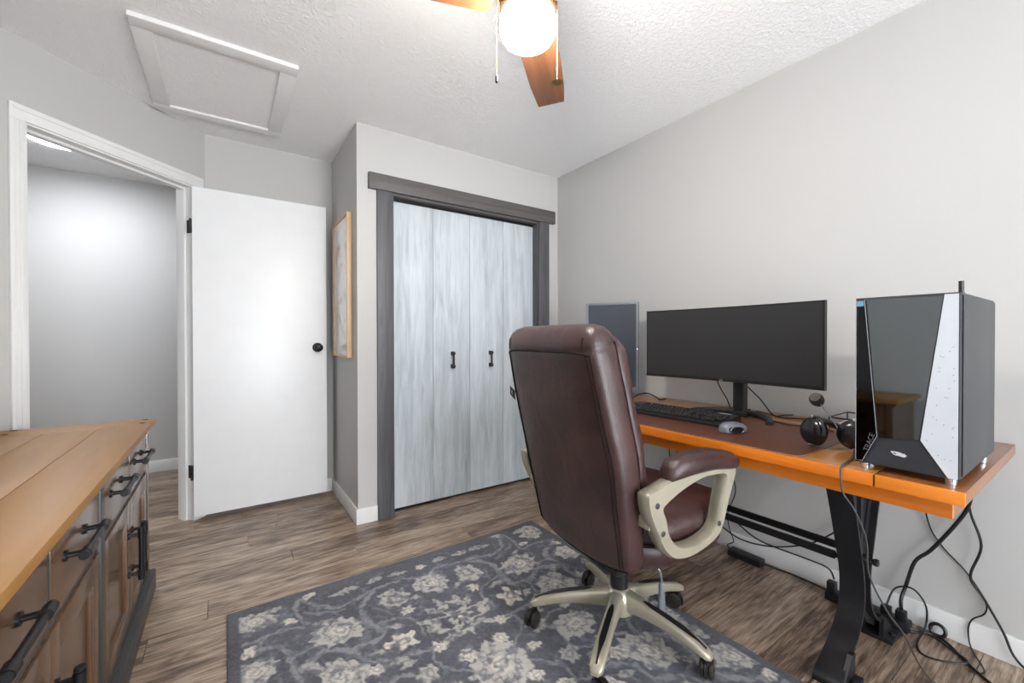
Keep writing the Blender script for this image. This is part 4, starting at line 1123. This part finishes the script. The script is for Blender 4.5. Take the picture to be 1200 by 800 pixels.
# star base
Bo = Matrix.Translation((.016, .026, 0))
part('hub', lathe(BM(), [(.030, .085), (.052, .090), (.056, .13), (.050, .160), (.036, .178), (.031, .180)], 36, Bo), M_champ, t)
WR = .0315
for k in range(5):
    a = math.radians(69+72*k); Ra = Bo @ Matrix.Rotation(a, 4, 'Z')
    rings = []
    for r_, zt_, hh, wv in ((.02, .176, .075, .028), (.06, .172, .070, .026), (.11, .161, .056, .023), (.18, .149, .046, .023), (.245, .134, .040, .024), (.298, .116, .036, .024), (.324, .102, .028, .022), (.338, .090, .014, .014)):
        rings.append([Ra @ Vector((r_, p[0], zt_-hh/2+p[1])) for p in sup(wv, hh/2, 3.2, 24)])
    lg = part('base_leg', loft(BM(), rings), M_champ, t, ang=60)
    rings = []
    for r_, zt_ in ((.10, .163), (.13, .1585), (.18, .1505), (.245, .1358), (.298, .118), (.321, .1055)):
        wv = .010 if .12 < r_ < .29 else .003
        rings.append([Ra @ Vector((r_, p, zt_+q)) for p, q in ((-wv, -.006), (wv, -.006), (wv, .0012), (-wv, .0012))])
    part('tread_strip', loft(BM(), rings), M_blackpl, lg)
    sw = a+random.Random(k+2).uniform(-.9, .9)+PI/2
    cp = Bo @ Vector((.320*math.cos(a), .320*math.sin(a), 0)); dw = Vector((math.cos(sw), math.sin(sw), 0)); ax_ = Vector((-dw.y, dw.x, 0))
    wc = cp+dw*.018+Vector((0, 0, WR))
    Mx = Matrix.Translation(wc) @ Vector((0, 0, 1)).rotation_difference(ax_).to_matrix().to_4x4()
    bm = BM()
    for off in (-.014, .014):
        lathe(bm, [(.006, off-.0085), (.024, off-.0085), (.0302, off-.0055), (WR, off), (.0302, off+.0055), (.024, off+.0085), (.006, off+.0085)], 28, Mx)
    cs = part('caster_wheel', bm, plain('caster_dark', (40, 36, 33), 0.3) if k == 0 else bpy.data.materials['caster_dark'], t)
    bm = BM(); lathe(bm, [(.0055, -.024), (.0055, .024)], 10, Mx)
    tube(bm, [cp+Vector((0, 0, .05)), cp+Vector((0, 0, .095))], .0085, 10, smooth=False)
    rings = [[Mx @ Vector((math.cos(b_)*rr, math.sin(b_)*rr, zz)) for zz, rr in ((-.0045, .012), (.0045, .012), (.0045, .033), (-.0045, .033))] for b_ in np.linspace(0, 2*PI, 25)]
    # hood: arc over the wheels only
    hood = []
    up = Vector((0, 0, 1))
    for q in np.linspace(-.15*PI, .85*PI, 14):
        d = (dw*-math.cos(q)+up*math.sin(q))
        hood.append([wc+d*.025+ax_*.005, wc+d*.025-ax_*.005, wc+d*.037-ax_*.005, wc+d*.037+ax_*.005])
    loft(bm, hood)
    part('caster_fork', bm, M_blackpl, cs)

# ------------------------------------------------------------------ power gear and cables
t = thing('power_adapter', 'black laptop style power brick on the floor by the baseboard', 'power adapter', (-.07, -1.545, 0))
bm = bx((-.095, -1.625, .001), (-.040, -1.465, .032), .005, 2); part('brick', bm, M_blackpl, t, True)
part('output_lead', tube(BM(), [(-.06, -1.47, .016), (-.05, -1.44, .03), (-.035, -1.465, .055), (-.03, -1.441, .108), (-.03, -1.431, .196), (-.03, -1.472, .323), (-.03, -1.444, .452), (-.04, -1.45, .60), (-.05, -1.45, .70)], .0026, 8), M_cord, t, True)
part('mains_lead', tube(BM(), [(-.062, -1.62, .016), (-.050, -1.66, .010), (-.036, -1.746, .008), (-.045, -1.83, .010), (-.06, -1.90, .014)], .0038, 8), M_cord, t, True)
t = thing('power_strip', 'black power strip with plugged cords on the floor behind the desk leg', 'power strip', (-.09, -2.04, 0))
part('strip_body', bx((-.116, -2.17, .001), (-.056, -1.90, .036), .006, 2), M_blackpl, t, True)
bm = BM()
for k in range(5): box(bm, (-.112, -2.145+.045*k-.014, .034), (-.075, -2.145+.045*k+.014, .0385), .002)
part('sockets', bm, M_bezel, t, True)
for k, (yy, zz) in enumerate(((-2.145, .075), (-2.10, .070), (-1.92, .080))):
    part('plug', bx((-.110, yy-.016, .037), (-.076, yy+.016, zz), .006, 2), M_blackpl, t, True)
part('mains_lead', tube(BM(), [(-.09, -2.168, .016), (-.06, -2.20, .008), (-.045, -2.235, .008), (-.066, -2.27, .006), (-.147, -2.335, .006), (-.21, -2.40, .006), (-.27, -2.50, .006)], .0046, 8), M_cord, t, True)
part('strap_ring', tube(BM(), [(-.035+.004*math.sin(a), -2.236+.021*math.cos(a), .026+.021*math.sin(a)) for a in [2*PI*k/16 for k in range(16)]], .0062, 8, closed=True, smooth=False), M_cord, t, True)

def cable(name, label, pts, r, m=None, group=None):
    o = link(name, tube(BM(), pts, r, 8), m or M_cord)
    tag(o, label, 'cable', group); return o
cable('power_cable', 'thick black power cable running from under the desk end to the power strip', [(-.115, -2.34, .722), (-.085, -2.33, .655), (-.05, -2.322, .58), (-.03, -2.308, .506), (-.028, -2.269, .419), (-.026, -2.213, .316), (-.028, -2.17, .255), (-.030, -2.145, .152), (-.05, -2.135, .098), (-.092, -2.145, .080)], .0062)
cable('wall_cable', 'black cable hanging down the wall right of the desk past the baseboard', [(-.045, -2.30, .728), (-.04, -2.31, .60), (-.025, -2.316, .498), (-.022, -2.343, .385), (-.022, -2.317, .265), (-.022, -2.348, .204), (-.024, -2.395, .108), (-.026, -2.42, .04), (-.035, -2.46, .010), (-.05, -2.55, .006)], .0040)
cable('thin_cable', 'thin black cord crossing the wall and kinking at the baseboard', [(-.042, -2.17, .725), (-.012, -2.199, .441), (-.006, -2.235, .347), (-.006, -2.305, .268), (-.006, -2.350, .189), (-.008, -2.351, .142), (-.017, -2.322, .108), (-.018, -2.312, .066), (-.032, -2.321, .010), (-.128, -2.364, .005), (-.167, -2.362, .005), (-.182, -2.337, .005)], .0024)
cable('looped_cable', 'black cord looping up from the power strip and over the floorboards', [(-.085, -2.10, .072), (-.05, -2.117, .132), (-.04, -2.167, .150), (-.04, -2.204, .102), (-.05, -2.205, .025), (-.145, -2.202, .006), (-.207, -2.226, .005), (-.201, -2.268, .005), (-.165, -2.322, .012), (-.135, -2.325, .014), (-.10, -2.290, .006), (-.078, -2.222, .016), (-.10, -2.172, .005)], .0034)
cable('sagging_cable', 'black cable sagging along the wall under the desk', [(-.035, -1.20, .34), (-.03, -1.30, .18), (-.018, -1.399, .101), (-.018, -1.508, .072), (-.018, -1.653, .098), (-.018, -1.80, .171), (-.028, -1.899, .261), (-.03, -1.98, .36)], .0034)
cable('drooping_cable', 'black cable drooping from the desk underside down to the baseboard', [(-.044, -1.10, .725), (-.036, -1.139, .416), (-.03, -1.243, .279), (-.012, -1.454, .158), (-.034, -1.572, .116), (-.034, -1.672, .106), (-.034, -1.80, .108), (-.028, -1.883, .100), (-.07, -1.92, .082)], .0034)
cable('hanging_cable', 'short black cable hanging behind the chair arm under the desk', [(-.05, -1.06, .72), (-.03, -1.075, .411), (-.028, -1.105, .341), (-.03, -1.16, .24), (-.035, -1.25, .10), (-.05, -1.30, .006)], .0032)
cable('monitor_cable', 'black cable from the curved monitor left of its neck to the desk', [(-.275, -1.49, 1.0), (-.245, -1.495, .912), (-.200, -1.515, .83), (-.17, -1.527, .772), (-.12, -1.54, .769), (-.06, -1.56, .769)], .0030)
cable('monitor_cable', 'black cable slanting from the curved monitor right of its neck to the desk', [(-.275, -1.585, 1.0), (-.19, -1.600, .91), (-.16, -1.655, .84), (-.145, -1.705, .772), (-.10, -1.73, .769), (-.05, -1.75, .769)], .0030)
cable('desk_cable', 'black cord lying across the desk back from monitor stand to headset', [(-.085, -1.60, .7685), (-.11, -1.66, .7685), (-.16, -1.746, .7685), (-.13, -1.80, .7685), (-.10, -1.86, .7685), (-.14, -1.92, .7685)], .0028)
cable('desk_cable', 'thin cord curving over the desk mat edge toward the headset', [(-.16, -1.68, .7685), (-.235, -1.72, .7685), (-.32, -1.83, .7705), (-.315, -1.88, .7705), (-.29, -1.95, .7705), (-.33, -2.00, .7705)], .0026)
cable('arched_cable', 'black cord arching on the desk beside the portrait monitor base', [(-.30, -1.00, .772), (-.25, -1.02, .800), (-.20, -1.04, .806), (-.16, -1.06, .788), (-.13, -1.075, .7685), (-.08, -1.08, .7685)], .0036)
